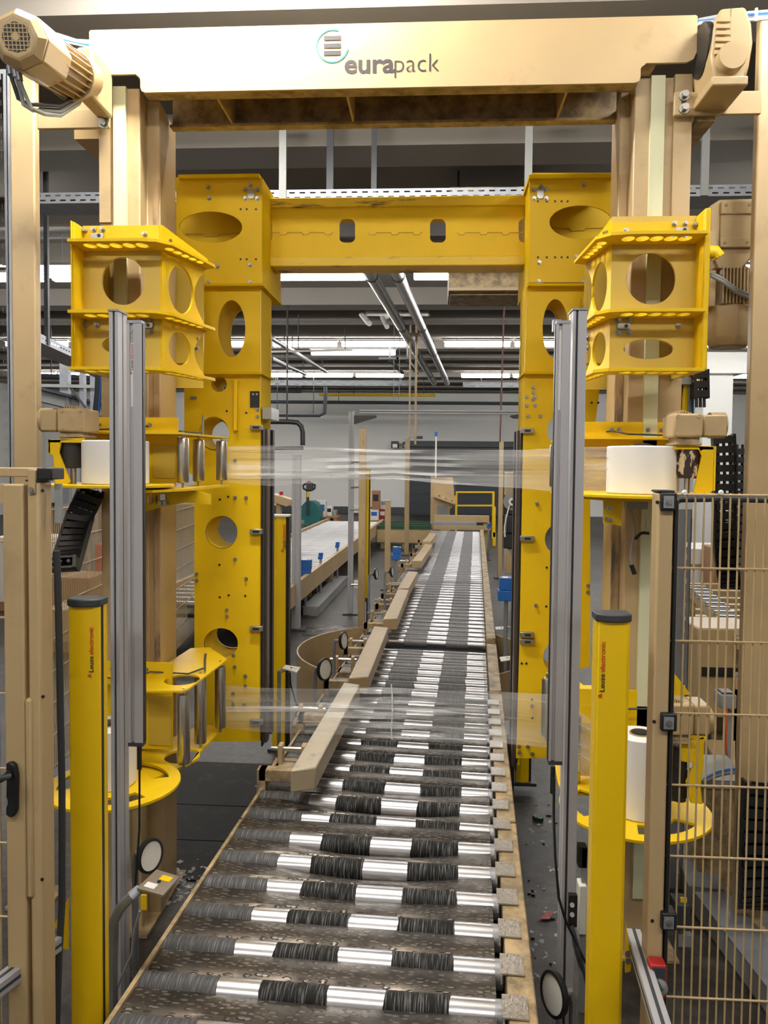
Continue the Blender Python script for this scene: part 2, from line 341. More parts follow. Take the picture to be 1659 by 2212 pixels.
for y, row, xs in ((11.2, 'the row nearest behind the yellow crossbeam', [-7.9,-6.35,-4.8,-3.25,-1.7,.42,2.95,4.5,6.05]),
              (17.65, 'the middle row along the hall ceiling', [-9.1+1.55*k for k in range(6)]+[.95+1.55*k for k in range(6)]),
              (24.0, 'the farthest row along the hall ceiling', [-12.5+1.55*k for k in range(8)]+[1.55+1.55*k for k in range(7)])):
    grp = 'ceiling tube lights in '+row
    for i, x in enumerate(xs):
        lab = ORD[i]+' ceiling tube light from the left in '+row
        if proto is None: proto = tube_light('tube_light', lab, x, y, 4.67, 1.5, TUBER, grp, .11)
        else: clone(proto, (x, y, 4.67), lab)['group'] = grp
a = W(763, 762, 19)
tube_light('tube_light', 'single tube light hanging lower than the rows, left of the two steel pipes', a.x, 19, a.z-.06, 2.1, TUBEL, 'lone hanging tube light', .13)
a = W(148, 588, 9.5)
tube_light('tube_light', 'single bright tube light end beside the left yellow carriage', a.x-.35, 9.5, a.z-.06, .9, TUBER, 'lone tube lights at the sides', .13)
a = W(1560, 588, 9.5)
tube_light('tube_light', 'bright tube light behind the right-hand gear motor', a.x+.1, 9.5, a.z-.06, .9, TUBER, 'lone tube lights at the sides', .13)

# small repeated fixings: one object each, sharing mesh data
FIX = {}
def fixings(kind, m, parent, pts, r, l, d=(0,-1,0), n=8):
    key = (kind, r, l, tuple(d))
    if key not in FIX:
        mb = MB()
        if kind == 'bolt': mb.bolt(0, 0, 0, r, l, d)
        else: mb.cyl(Vector(d)*-.002, Vector(d)*l, r, n=n)
        me = mb.mesh(kind); me.materials.append(m); FIX[key] = me
    org = ORG.get(parent, Vector((0,0,0)))
    for p in pts:
        o = bpy.data.objects.new(kind, FIX[key]); COL.objects.link(o); o.parent = parent; o.location = Vector(p)-org; ORG[o] = Vector(p)
# ================================================================== beige portal
YB = 3.28
portal = thing('wrapping_portal', 'beige steel portal of two columns and a lettered top beam', 'machine', (-.2, 3.5, 0))
zt, zn, zb = W(800, 50, YB).z, W(800, 149, YB).z, W(800, 190, YB).z
xl, xr, nl, nr = W(193, 115, YB).x, W(1506, 80, YB).x, W(303, 180, YB).x, W(1384, 155, YB).x
r = .02
out = [(xl+r*.3, zt), (xl, zt-r*.3)]+[(xl, zn+r), (xl+r*.3, zn+r*.3), (xl+r, zn)]+[(nl-r, zn), (nl-.005, zn-.012), (nl, zn-r)]+[(nl, zb+r), (nl+r*.3, zb+r*.3), (nl+r, zb)]+\
      [(nr-r, zb), (nr-r*.3, zb+r*.3), (nr, zb+r)]+[(nr, zn-r), (nr+.005, zn-.012), (nr+r, zn)]+[(xr-2*r, zn), (xr-r*.6, zn+r*.6), (xr, zn+2*r)]+[(xr, zt-r*.3), (xr-r*.3, zt)]
beam = MB().plate(out, (0,YB,0), (1,0,0), (0,0,1), (0,1,0), .012)
beam.build('beam_front_plate', BEIGE, portal)
mb = MB().box(xl+.06, xr-.06, YB+.012, 3.75, zt-.012, zt).box(nl+.01, nr-.01, YB+.012, YB+.075, zb, zb+.012)
mb.box(nl+.01, nr-.01, 3.66, 3.672, zb, zt-.012).box(nl+.01, nr-.01, 3.62, 3.66, zb, zb+.012).box(nl+.01, nr-.01, YB+.075, YB+.085, zb+.01, zb+.04)
mb.build('beam_channel', BEIGEW, portal)
for p in (487, 757, 1213):
    g = W(p, 235, 3.5); MB().box(g.x-.005, g.x+.005, YB+.09, 3.66, zb+.01, zb+.2).build('gusset', BEIGE, portal)
def column(px, side):
    o, bl, br, f, s1, s2, inn = [W(p, 420, y).x for p, y in zip(px, (3.36,3.34,3.34,3.36,3.48,3.48,3.8))]
    poly = [(o,3.36),(f,3.36),(s1,3.48),(s2,3.48),(inn,3.8),(o,3.8)]
    top = zn-.02
    c = MB().prism(poly, 0, top).build('column', BEIGE, portal, bevel=.006)
    MB().box(min(bl,br), max(bl,br), 3.34, 3.36, .25, top).build('lifting_belt', CREAM, c)
    w1, w2 = sorted((W(px[7], 420, 3.475).x, W(px[8], 420, 3.475).x))
    MB().box(w1, w2, 3.474, 3.48, .7, top-.35).build('worn_runner_strip', TANW, c)
    MB().box(min(o,inn)-.03, max(o,inn)+.03, 3.3, 3.86, 0, .012).build('base_plate', BEIGEW, c)
    return c
TANW = paint('worn_runner_paint', (.42,.29,.15), .5, dirt=.85, scale=6, dcol=(.07,.06,.07), stretch=(1,1,.25), dlo=.5, dhi=.62)
column((215,245,272,303,317,346,380,331,343), -1)
column((1484,1432,1402,1366,1357,1335,1319,1338,1354), 1)
# side brackets, bolted to the columns
def bracket(x0, y0, x1, y1, bx, side):
    mb = MB().pb(x0, y0, x1, y1, 3.30, .02); b = mb.build('side_bracket', BEIGE, portal, bevel=.003)
    fixings('bolt', BOLTM, b, [W(bx, y0+(y1-y0)*dy, 3.3) for dy in (.22, .78)], .014, .03)
    p = W(bx, y0+(y1-y0)*.5, 3.3); MB().cyl((p.x,3.302,p.z), (p.x,3.297,p.z), .01).build('bolt_hole', BLACK, b)
bracket(80, 236, 235, 277, 225, -1); bracket(1457, 197, 1645, 247, 1477, 1)
MB().pb(1455, 160, 1493, 480, 3.34, .02).build('column_side_plate', BEIGE, portal)
MB().pb(214, 196, 238, 480, 3.345, .015).build('column_side_plate', BEIGE, portal)
# lettering on the beam
yy = YB-.0015; U, V = (1,0,0), (0,0,1)
def bp_(px, py): q_ = W(px, py, yy); return (q_.x, yy, q_.z)
k = yy/1690
text('eura', bp_(744, 158), U, V, 57*k, TXTD, 'lettering_bold', portal, .022, (850-744)*k)
text('pack', bp_(852, 156), U, V, 55*k, TXTD, 'lettering_light', portal, -.012, (946-852)*k)
c = bp_(718, 99); mb = MB()
mb.plate([(a_, b_) for a_, b_ in fan((0,0), 35*k, 32*k, math.radians(-12), math.radians(-292), 40)], c, U, V, (0,-1,0), .001)
mb.build('emblem_ring', CYAN, portal)
mb = MB()
for dy in (-16, 0, 15): mb.plate([(-18*k,-4.5*k),(18*k,-4.5*k),(18*k,4.5*k),(-18*k,4.5*k)], (c[0], c[1], c[2]-dy*k), U, V, (0,-1,0), .001)
mb.build('emblem_bars', TXTD, portal)
# ------------------------------------------------------------------ outer posts
def post(label, px, top):
    x0, x1 = px; a0 = W(x0, 600, 3.5).x; a1 = W(x1, 600, 3.5).x
    t = thing('steel_post', label, 'post', ((a0+a1)/2, 3.56, 0), 'outer posts beside the portal')
    MB().box(a0, a1, 3.5, 3.55, .01, W((x0+x1)/2, top, 3.5).z).build('post_tube', BEIGE, t, bevel=.008)
    MB().box(a0-.04, a1+.04, 3.46, 3.67, 0, .012).build('foot_plate', BEIGEW, t)
post('beige square steel post left of the portal, below the fan motor', (24, 77), 150)
post('beige square steel post right of the portal, behind the mesh fence', (1627, 1690), 34)

# ================================================================== yellow lift frame (crossbeam and tall legs)
YP = 4.0
lift = thing('crossbeam_hoist', 'yellow lift frame with crossbeam and two tall perforated legs', 'machine frame', (-.2, 4.1, 0))
def px_poly(pts, Y): return [(W(a_, b_, Y).x, W(a_, b_, Y).z) for a_, b_ in pts]
def px_circ(cx, cy, rx, ry, Y, n=32): return px_poly([(cx+rx*math.cos(2*math.pi*i/n), cy+ry*math.sin(2*math.pi*i/n)) for i in range(n)], Y)
def px_plate(mb, pts, Y, t, holes=()):
    return mb.plate(px_poly(pts, Y), (0,Y,0), U, V, (0,1,0), t, holes)
YX = 4.22
mb = MB(); hs = []
for cx in (571, 750, 946, 1137):
    hs.append([(W(a_, b_, YX).x, W(a_, b_, YX).z) for a_, b_ in rrect(cx-17, 473, cx+17, 524, 11)])
px_plate(mb, [(388,444),(1326,440),(1326,552),(388,556)], YX, .012, hs)
mb.build('crossbeam_web', YEL, lift)
mb = MB().pb(392, 424, 1322, 446, YX-.01, .3).pb(392, 553, 1322, 574, YX-.012, .17)
mb.build('crossbeam_flange', YELW, lift, bevel=.005)
MB().pb(392, 446, 1322, 470, YX+.2, .01).build('crossbeam_rear_lip', YELD, lift)
pts = []; xx = 576
while xx < 1136:
    pts.append((xx, 502)); xx += 28; pts.append((xx, 502)); pts.append((xx+3, 507)); xx += 14; pts.append((xx, 507)); pts.append((xx+3, 502)); xx += 6
pts = [p for p in pts if not any(abs(p[0]-c_) < 24 for c_ in (750, 946))]
seg = [[p for p in pts if p[0] < 745], [p for p in pts if 760 < p[0] < 940], [p for p in pts if p[0] > 955]]
mb = MB()
for sg in seg: mb.tube([W(a_, b_, YX-.001) for a_, b_ in sg], .003, n=5)
mb.tube([W(400,505,YX-.001), W(440,506,YX-.001), W(443,511,YX-.001), W(470,511,YX-.001), W(473,506,YX-.001), W(520,504,YX-.001)], .003, n=5).tube([W(1192,493,YX-.001), W(1230,494,YX-.001), W(1233,499,YX-.001), W(1262,498,YX-.001), W(1265,493,YX-.001), W(1318,492,YX-.001)], .003, n=5)
mb.build('weld_seam', YELD, lift)
def leg_frame(s):
    L_ = s < 0
    # top box with an oval window in front of the crossbeam
    mb = MB()
    if L_: px_plate(mb, [(380,383),(560,383),(566,390),(566,613),(380,613)], YP, .01, [px_circ(455,491,68,34,YP)])
    else: px_plate(mb, [(1143,385),(1149,373),(1330,373),(1330,610),(1143,610)], YP, .01, [px_circ(1255,480,68,36,YP)])
    bx = mb.build('top_plate', YEL, lift, bevel=.002)
    mb = MB(); x_in = W(566 if L_ else 1144, 500, YP).x
    a0, a1, c0, c1 = rect(566, 383, 567, 613, YP)
    mb.box(min(x_in, x_in+.012*s), max(x_in, x_in+.012*s), YP+.01, YP+.5, c0, c1)
    mb.pb(385 if L_ else 1143, 376, 560 if L_ else 1325, 384, YP-.03, .55).pb(410 if L_ else 1141, 612, 568 if L_ else 1285, 617, YP-.05, .5)
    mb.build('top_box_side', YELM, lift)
    P_ = []
    for a_, b_ in (((450,404),(541,400),(452,428),(540,572),(450,610),(540,610),(470,575)) if L_ else ((1169,404),(1262,400),(1165,567),(1164,608),(1260,610),(1245,555))):
        P_.append(W(a_, b_, YP))
    cx = 543 if L_ else 1167
    for dx, dy in ((-13,-7),(13,-7),(-13,12),(13,12)):
        P_.append(W(cx+dx, 417+dy, YP))
    fixings('bolt', BOLTM, bx, P_, .0075, .016)
    bb = MB(); p = rect(cx-7, 408, cx+7, 430, YP); bb.plate(rrect(p[0],p[2],p[1],p[3],.012), (0,YP-.008,0), U, V, (0,1,0), .01)
    bb.build('clamp_plate', BOLTM, bx)
    P_ = []; yy_ = (452, 560) if L_ else (435, 556)
    for b_ in yy_:
        for a_ in ((520,533,553) if L_ else (1162,1181,1199,1213,1226)):
            P_.append(W(a_, b_, YP))
    fixings('drill_hole', BLACK, bx, P_, .0055, .002)
    # upper leg plate with a tall oval, and the long leg with round holes, both box sections
    hu = (500,710,30,62) if L_ else (1200,710,28,64)
    pu = [(410,617),(563,617),(563,805),(410,805)] if L_ else [(1139,612),(1300,612),(1300,806),(1133,806)]
    for dy in (0, .26):
        mb = MB(); px_plate(mb, [(a_, b_) for a_, b_ in pu], YP, .01, [px_circ(*hu, YP)])
        mb.v = [(x, y+dy, z) for x, y, z in mb.v]; mb.build('upper_leg_plate' if dy == 0 else 'upper_leg_rear_plate', YEL, lift)
    pl = [(398,805),(563,805),(560,1602),(420,1602),(420,1030),(398,1010)] if L_ else [(1133,806),(1300,806),(1275,1000),(1275,1440),(1192,1460),(1186,1638),(1115,1638),(1122,1400)]
    hl = [(473,830,17,17),(462,937,33,37),(478,1150,35,36),(477,1390,37,33)] if L_ else [(1213,1165,36,36),(1209,1420,36,36),(1215,930,33,36)]
    for dy in (0, .24):
        mb = MB(); px_plate(mb, pl, YP, .01, [px_circ(*h, YP) for h in hl])
        mb.v = [(x, y+dy, z) for x, y, z in mb.v]; lp0 = mb.build('leg_plate' if dy == 0 else 'leg_rear_plate', YEL, lift)
        if dy == 0: leg_front = lp0
    for h in hl[:3] if not L_ else hl:
        c = W(h[0], h[1], YP); rr_ = h[2]*YP/1700
        mb = MB(); n = 32
        vs = [(c.x+rr_*math.cos(2*math.pi*i/n), y, c.z+rr_*math.sin(2*math.pi*i/n)) for y in (YP+.01, YP+.24) for i in range(n)]
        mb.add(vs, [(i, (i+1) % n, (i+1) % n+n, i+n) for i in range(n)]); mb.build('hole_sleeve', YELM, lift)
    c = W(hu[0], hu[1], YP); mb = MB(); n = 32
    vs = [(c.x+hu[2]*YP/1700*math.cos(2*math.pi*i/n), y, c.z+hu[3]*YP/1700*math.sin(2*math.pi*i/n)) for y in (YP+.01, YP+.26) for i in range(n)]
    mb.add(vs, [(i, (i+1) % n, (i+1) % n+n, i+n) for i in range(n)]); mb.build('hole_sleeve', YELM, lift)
    xi = W(563 if L_ else 1131, 900, YP).x; xi2 = W(563 if L_ else 1136, 700, YP).x
    z0 = W(560, 1602 if L_ else 1636, YP).z; z1 = W(560, 805, YP).z; z2 = W(560, 615, YP).z
    mb = MB().box(min(xi,xi+.01*s), max(xi,xi+.01*s), YP+.01, YP+.25, z0, z1).box(min(xi2,xi2+.01*s), max(xi2,xi2+.01*s), YP+.01, YP+.27, z1, z2)
    mb.pb(398 if L_ else 1131, 803, 567 if L_ else 1300, 808, YP-.04, .3)
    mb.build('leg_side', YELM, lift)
    # dark guide profile down the inner side
    for k_, (y0, y1, m_) in enumerate(((.012,.06,BLACK),(.07,.13,BRONZE),(.14,.20,BRONZE),(.205,.25,BLACK))):
        xa = xi-.004*s; xb = xi-(.012+.01*(k_ % 2))*s
        MB().box(min(xa,xb), max(xa,xb), YP+y0, YP+y1, z0-.03, W(560,925,YP).z).build('guide_profile', m_, lift)
    for yc in ((923,1148,1358,1560) if L_ else (930,1163,1371,1386)):
        a0, a1, c0, c1 = rect(540 if L_ else 1124, yc-5, 566 if L_ else 1154, yc+6, YP-.02); cl = MB().box(a0, a1, YP-.025, YP+.002, c0, c1).build('profile_clamp', BOLTM, lift, bevel=.002)
        q_ = rect(546 if L_ else 1133, yc-2, 560 if L_ else 1146, yc+3, YP-.02); MB().box(q_[0], q_[1], YP-.027, YP-.02, q_[2], q_[3]).build('clamp_slot', BLACK, cl)
    lp_ = leg_front
    B_ = ((508,995),(508,1075),(508,1208),(532,1250),(490,1318),(490,1332),(532,1075),(505,1415),(507,1440),(530,1460),(530,1482),(504,1498),(504,1521),(528,1522),(415,860),(421,860),(425,1240),(425,1254),(548,852),(556,852),(556,885),(556,900)) if L_ else \
         ((1160,1088),(1158,1308),(1152,863),(1156,876),(1138,858),(1156,858),(1138,876),(1152,837),(1152,848),(1141,899),(1167,899),(1149,1525),(1270,1265),(1270,1279),(1121,1625),(1150,1628),(1121,1612),(1140,1612))
    fixings('bolt', BOLTM, lp_, [W(a_, b_, YP) for a_, b_ in B_], .0065, .014); P_ = []
    for a_, b_ in (((475,1079),(493,1073),(530,1075),(475,1290),(494,1286),(530,1287),(474,1220),(529,1522),(532,892),(490,888)) if L_ else ((1181,1226),(1180,1310),(1127,1433),(1137,1433),(1149,1511),(1150,1551),(1278,870),(1292,870))):
        P_.append(W(a_, b_, YP))
    fixings('drill_hole', BLACK, lp_, P_, .006, .002)
    if L_:
        MB().pb(504, 820, 512, 930, YP-.03, .035).build('stiffening_rib', YEL, lift, bevel=.003)
        MB().pb(540, 845, 560, 880, YP-.006, .008).build('sensor_plate', BLACK, lift)
        MB().pb(567, 880, 586, 905, YP+.0, .2).build('guide_block', STEEL, lift)
leg_frame(-1); leg_frame(1)
for px in (396, 1296):          # arms that ride on the backs of the columns
    p = W(px, 520, 3.9); MB().box(p.x-.07, p.x+.07, 3.80, YP+.002, W(px,790,3.9).z, W(px,640,3.9).z).build('guide_arm', YELD, lift)

# ================================================================== yellow carriages on the columns
YF = 3.12
def carriage(s):
    L_ = s < 0
    lab = 'yellow carriage with round cut-outs riding the %s portal column' % ('left' if L_ else 'right')
    xo = W(157 if L_ else 1528, 640, YF-.08).x; xw = W(180 if L_ else 1500, 640, YF).x; xc = W(346 if L_ else 1319, 640, YF).x
    xt = (-1.0 if L_ else W(1262, 600, 3.42).x); dx = 1 if L_ else -1
    t = thing('lift_carriage', lab, 'machine carriage', (xw, YF+.1, 2.45), 'yellow carriages on the portal columns')
    zT, zB = W(260, 487 if L_ else 478, YF).z, W(260, 803, YF).z
    ch, el = ((266,607,46.5,52), (268,745,48,21)) if L_ else ((1406,602,54,56), (1401,754,54,22))
    mb = MB(); mb.plate([(xw,zB),(xc,zB),(xc,zT),(xw,zT)], (0,YF,0), U, V, (0,1,0), .012, [px_circ(*ch,YF), px_circ(*el,YF)])
    wall_ = mb.build('front_wall', YELD, t)
    a0, a1, c0, c1 = rect(182 if L_ else 1322, 488 if L_ else 480, 344 if L_ else 1497, 527 if L_ else 520, YF-.004)
    MB().box(a0, a1, YF-.004, YF, c0, c1).build('top_strip', YEL, t)
    # slanted side wall with two ovals and a scalloped rear edge
    u_ = Vector((xt-xc, .30, 0)).normalized(); LL = Vector((xt-xc, .30, 0)).length; n_ = u_.cross(Vector((0,0,1)))
    fz = [W(260, 522 if L_ else 516, 3.01).z, W(260, 675, 3.01).z, W(260, 797, 3.01).z]
    pts = [(0,zB),(LL,zB)]
    for za, zb_ in ((fz[2],fz[1]),(fz[1],fz[0])):
        pts += [(LL-.10*math.sin(math.pi*i/10), za+(zb_-za)*i/10) for i in range(0, 11)]
    pts += [(LL, zT-.06), (0, zT)]
    seen = []
    for p in pts:
        if not seen or (Vector(p)-Vector(seen[-1])).length > 1e-4: seen.append(p)
    hz = [(fz[0]+fz[1])/2, (fz[1]+fz[2])/2]
    MB().plate(seen, (xc,YF,0), u_, V, n_*.01*1, 1, [circ(.125, hz[0], .085, .098), circ(.115, hz[1], .075, .068)]).build('side_wall', YEL, t)
    # shelves with rows of holes
    for z in fz:
        poly = [(xw,YF),(xw,YF-.14),(xc-.04*dx,YF-.14),(xc+.03*dx,YF-.125),(xc+.075*dx,YF-.07),(xt+.045*dx,3.38),(xt+.045*dx,3.41),(xt,3.43),(xc,YF)]
        hs = [circ(xw+(xc-xw)*(.2+.165*i), YF-.075, .024,.034) for i in range(5)]
        e0, e1 = Vector((xc+.04*dx, YF-.03)), Vector((xt+.018*dx, 3.34))
        hs += [circ(*(e0+(e1-e0)*(.06+.2*i)), .019-.001*i, .025) for i in range(5)]
        if not L_: poly = poly[::-1]
        MB().plate(poly, (0,0,z-.006), (1,0,0), (0,1,0), (0,0,1), .012, hs).build('perforated_shelf', YEL, t, bevel=.002)
    zz0, zz1 = W(165, 797, YF-.08).z, W(165, 479 if L_ else 466, YF-.08).z
    MB().box(min(xo,xw), max(xo,xw), YF-.10, YF-.085, zz0, zz1).box(min(xw,xw-.012*dx), max(xw,xw-.012*dx), YF-.085, YF+.2, zz0, zz1).box(min(xo,xo+.01*dx), max(xo,xo+.01*dx), YF-.085, YF+.2, zz0, zz1).build('outer_flange', YEL, t, bevel=.006)
    MB().box(min(xw,xc)+.03, max(xw,xc)-.03, 3.815, 3.83, zB, zT).box(*(sorted((xw, xw+.012*dx))), YF+.012, 3.83, zB, zT).build('rear_wall', YELD, t)
    MB().box(min(xw,xc)+.004, max(xw,xc)-.004, YF+.012, 3.335, zT-.06, zT-.054).build('shade_cover', YELD, t)  # added cover, blocks light from above to keep the carriage interior dark
    P_ = []
    for a_, b_ in (((203,496),(222,496),(203,524),(222,524),(313,506),(184,499),(304,689),(325,689),(304,717),(325,717),(210,702),(186,702)) if L_ else
                   ((1457,484),(1480,484),(1457,513),(1480,513),(1352,499),(1500,486),(1336,691),(1359,691),(1336,719),(1359,719),(1465,704))):
        P_.append(W(a_, b_, YF-.004))
    for i, (du, z) in enumerate(((.05, zT-.05),(.05, zT-.085),(.27,fz[0]+.02),(.24,hz[1]+.06),(.24,hz[1]+.02))):
        fixings('bolt', BOLTM, wall_, [Vector((xc,YF,z))+u_*du], .008, .016, d=(n_ if n_.y < 0 else -n_))
    fixings('bolt', BOLTM, wall_, P_, .007, .02)
    for cx, cy in (((211,510),(317,703)) if L_ else ((1473,498),(1347,705))):
        p = rect(cx-14, cy-6, cx+14, cy+6, YF-.004); cp = MB().plate(rrect(p[0],p[2],p[1],p[3],.008), (0,YF-.012,0), U, V, (0,1,0), .01).build('clamp_plate', BOLTM, t)
        MB().cyl(((p[0]+p[1])/2+.008,YF-.014,(p[2]+p[3])/2), ((p[0]+p[1])/2+.008,YF-.008,(p[2]+p[3])/2), .007).build('clamp_slot', BLACK, cp)
carriage(-1); carriage(1)
# ================================================================== film dispensers (two heights, two sides)
def bearing_roller(name, p0, p1, r, m, parent, shaft=.006):
    a = MB().lathe([(r*.6,0),(r*.92,.002),(r,.008),(r,(Vector(p1)-Vector(p0)).length-.008),(r*.92,(Vector(p1)-Vector(p0)).length-.002),(r*.6,(Vector(p1)-Vector(p0)).length)], p0, Vector(p1)-Vector(p0), 28).build(name, m, parent)
    d = (Vector(p1)-Vector(p0)).normalized()
    MB().cyl(Vector(p0)-d*.02, Vector(p1)+d*.025, shaft, n=10).build('roller_shaft', STEEL, a); return a
def torn(name):                       # black sleeve with torn beige flecks
    return paint(name, (.025,.012,.012), .45, dirt=1, scale=26, dcol=(.62,.50,.30), stretch=(1,1,.4), dlo=.53, dhi=.57)
TORN = torn('torn_black_sleeve')
def gearmotor(label, px, Y, s, group, white_lid=False):
    x0, y0, x1, y1, xg, yb = px      # body rect, gearbox/motor split, flange bottom
    c = W((x0+x1)/2, y1, Y)
    t = thing('gear_motor', label, 'motor', (c.x, Y+.1, c.z), group)
    gx0, gx1 = (xg, x1) if s < 0 else (x0, xg)
    mx0, mx1 = (x0, xg) if s < 0 else (xg, x1)
    MB().pb(gx0, y0, gx1, y1, Y, .14).build('gearbox', BEIGE, t, bevel=.008)
    mb = MB(); e = W((gx0+gx1)/2, yb, Y)
    mb.pb(gx0+8, y1-1, gx1-8, yb, Y+.015, .11).pb(gx0+4, yb-6, gx1-4, yb, Y+.005, .13); mb.build('mounting_flange', BEIGEW, t, bevel=.003)
    MB().pb(mx0, y0+3, mx1, y1-2, Y+.03, .12).build('terminal_box', BEIGE, t, bevel=.006)
    q_ = MB(); 
    a = W((mx0+mx1)/2, (y0+y1)/2, Y+.2); q_.cyl((a.x-.025, Y+.2, a.z), (a.x+.03, Y+.2, a.z), .05, n=20); q_.build('motor_can', BEIGE, t)
    for i in range(7):
        g = W(gx0+(gx1-gx0)*(.1+.09*i), y0, Y); MB().box(g.x-.002, g.x+.002, Y+.02, Y+.12, g.z-.004, g.z+.014-.003*abs(i-3)).build('cooling_fin', BEIGE, t)
    for gx in (gx0+10, gx1-10):
        for gy in (y0+6, y1-8):
            g = W(gx, gy, Y); MB().cyl((g.x,Y+.004,g.z), (g.x,Y-.004,g.z), .007, n=8).build('screw_boss', BEIGE, t)
    return t
def dispenser(side, lvl, zt, zb, disc_c, disc_r, rolls, tpoly, bpoly, back, lab):
    t = thing('film_dispenser', lab, 'film dispenser', (disc_c[0], disc_c[1], zb), 'film dispensers on the lift frame')
    hs = []
    c = disc_c
    if lvl: hs = [fan(c, disc_r*.82, disc_r*.55, a, a+1.15, 8) for a in (.35+2.09*i for i in range(3))]
    MB().prism(circ(c[0], c[1], disc_r, n=48), zb-.012, zb, hs).build('roll_table', YEL, t, bevel=.002)
    o_ = []
    if lvl: 
        m_ = sum((Vector(p) for p in tpoly), Vector((0,0)))/len(tpoly)
        o_ = [circ(tpoly[3][0]*.35+tpoly[2][0]*.65+(-.06 if side < 0 else .06), tpoly[2][1]+.16, .075, .085)]
    tp = MB().prism(tpoly, zt-.008, zt, o_).build('top_plate', YEL, t)
    MB().prism(bpoly, zb-.03, zb-.02, o_).build('bottom_plate', YEL, t)
    p, q_ = back
    MB().beam((p[0],p[1],zt+.03), (q_[0],q_[1],zt+.03), .008, .075).build('top_flange', YEL, tp)
    MB().beam((p[0],p[1],(zt+zb)/2), (q_[0],q_[1],(zt+zb)/2), .010, zt-zb).build('back_plate', YEL, t)
    pm = Vector(p).lerp(Vector(q_), .86)
    MB().box(pm.x-.05, pm.x+.05, pm.y-.012, pm.y-.006, zb+.02, zb+(zt-zb)*.75).build('worn_patch_plate', YELD, t)
    for f in (.15,.3,.62,.7):
        b_ = Vector(p).lerp(Vector(q_), f); fixings('bolt', BOLTM, tp, [(b_.x, b_.y-.004, zt+.035)], .006, .016)
    for (x, y, r) in rolls: bearing_roller('guide_roller', (x, y, zb+.0), (x, y, zt-.02), r, STEEL, t)
    # sensor finger and cable lying on the top plate
    x, y, r = rolls[1]; MB().tube([(x+.02,y,zt), (x+.02,y,zt+.06), (x+.024,y,zt+.09)], .006).build('roller_lever', STEEL, tp)
    MB().tube([(p[0]+.02,p[1]-.05,zt+.01), ((p[0]+x)/2,p[1]-.09,zt+.014), ((p[0]+x)/2+.05*(-side),p[1]-.02,zt+.03), (x-.04*(-side),y-.05,zt+.01), (x,y+.05,zt+.01)], .004, 6).build('sensor_cable', DGREY, tp)
    return t
def XY(px, Y): return (W(px, 1000, Y).x, Y)
def film_roll(label, c, z0, z1, r):
    t = thing('film_roll', label, 'film roll', (c[0], c[1], z0), 'rolls of stretch film')
    n = 40; MB().lathe([(.042,0),(r-.004,0),(r,.004),(r,z1-z0-.004),(r-.004,z1-z0),(.042,z1-z0),(.042,0)], (c[0],c[1],z0), n=n).build('film_winding', WHITE, t)
    MB().lathe([(.036,.003),(.041,.003),(.041,z1-z0+.004),(.036,z1-z0+.004),(.036,.003)], (c[0],c[1],z0), n=24).build('core_tube', TAN, t)
    MB().lathe([(.0,.001),(.034,.001),(.034,z1-z0+.008),(.015,z1-z0+.012),(.0,z1-z0+.012)], (c[0],c[1],z0), n=20).build('core_plug', BLACK, t)
# left, upper
zt, zb = W(430,938,3.45).z, W(300,1055,2.95).z+.012
LT = [XY(186,3.22),XY(300,3.2),XY(392,3.22),XY(497,3.86),XY(462,3.9),XY(330,3.34),XY(186,3.34)]
LB = [XY(240,3.0),XY(330,3.0),XY(388,3.16),XY(402,3.2),XY(498,3.84),XY(462,3.9),XY(330,3.34),XY(240,3.34)]
cL = XY(250, 3.12)
dispenser(-1, 0, zt, zb, XY(240,3.12), .25, [XY(395,3.3)+(.0255,), XY(429,3.55)+(.0265,), XY(479,3.8)+(.0275,)], LT, LB, (XY(186,3.345), XY(385,3.345)), 'upper left yellow film dispenser with steel guide rollers')
film_roll('white stretch film roll on the upper left dispenser, behind the grey profile', XY(250,3.06), zb+.001, W(210,951,2.98).z, .128)
gearmotor('beige gear motor on top of the upper left dispenser', (86,882,183,933,122,945), 3.0, -1, 'gear motors of the film dispensers')
mb = MB(); p = XY(158, 3.06)
s_ = thing('brake_drum', 'plain black brake drum beside the upper left film roll', 'drum', (p[0],p[1],zb+.09), 'black brake drums')
MB().lathe([(.02,0),(.046,0),(.05,.004),(.05,W(155,949,3.06).z-W(155,1011,3.06).z),(.02,W(155,949,3.06).z-W(155,1011,3.06).z)], (p[0],p[1],W(155,1011,3.06).z), n=28).build('drum', RUB, s_)
MB().cyl((p[0],p[1],zb), (p[0],p[1],W(155,1011,3.06).z), .012).build('drum_spindle', STEEL, s_)
def claw(label, pts, Y, d):
    t = thing('motor_bracket', label, 'bracket', W(pts[0][0], pts[0][1], Y), 'yellow motor brackets')
    mb = MB(); px_plate(mb, pts, Y, .012); mb.build('bracket_plate', YEL, t, bevel=.003)
    a0 = W(pts[0][0], pts[0][1], Y); b0 = W(pts[1][0], pts[1][1], Y)
    MB().box(min(a0.x,b0.x), max(a0.x,b0.x), Y, Y+d, a0.z-.012, a0.z).build('bracket_top', YEL, t)
    e = pts[-1]; MB().pb(min(pts[0][0], e[0]+1), pts[0][1], min(pts[0][0], e[0]+1)+4, e[1], Y, .1).build('bracket_side', YEL, t)
claw('yellow angled bracket carrying the upper left gear motor', [(104,949),(182,946),(182,950),(132,953),(127,978),(152,1040),(140,1052),(118,1052),(114,985),(103,978)], 3.0, .16)
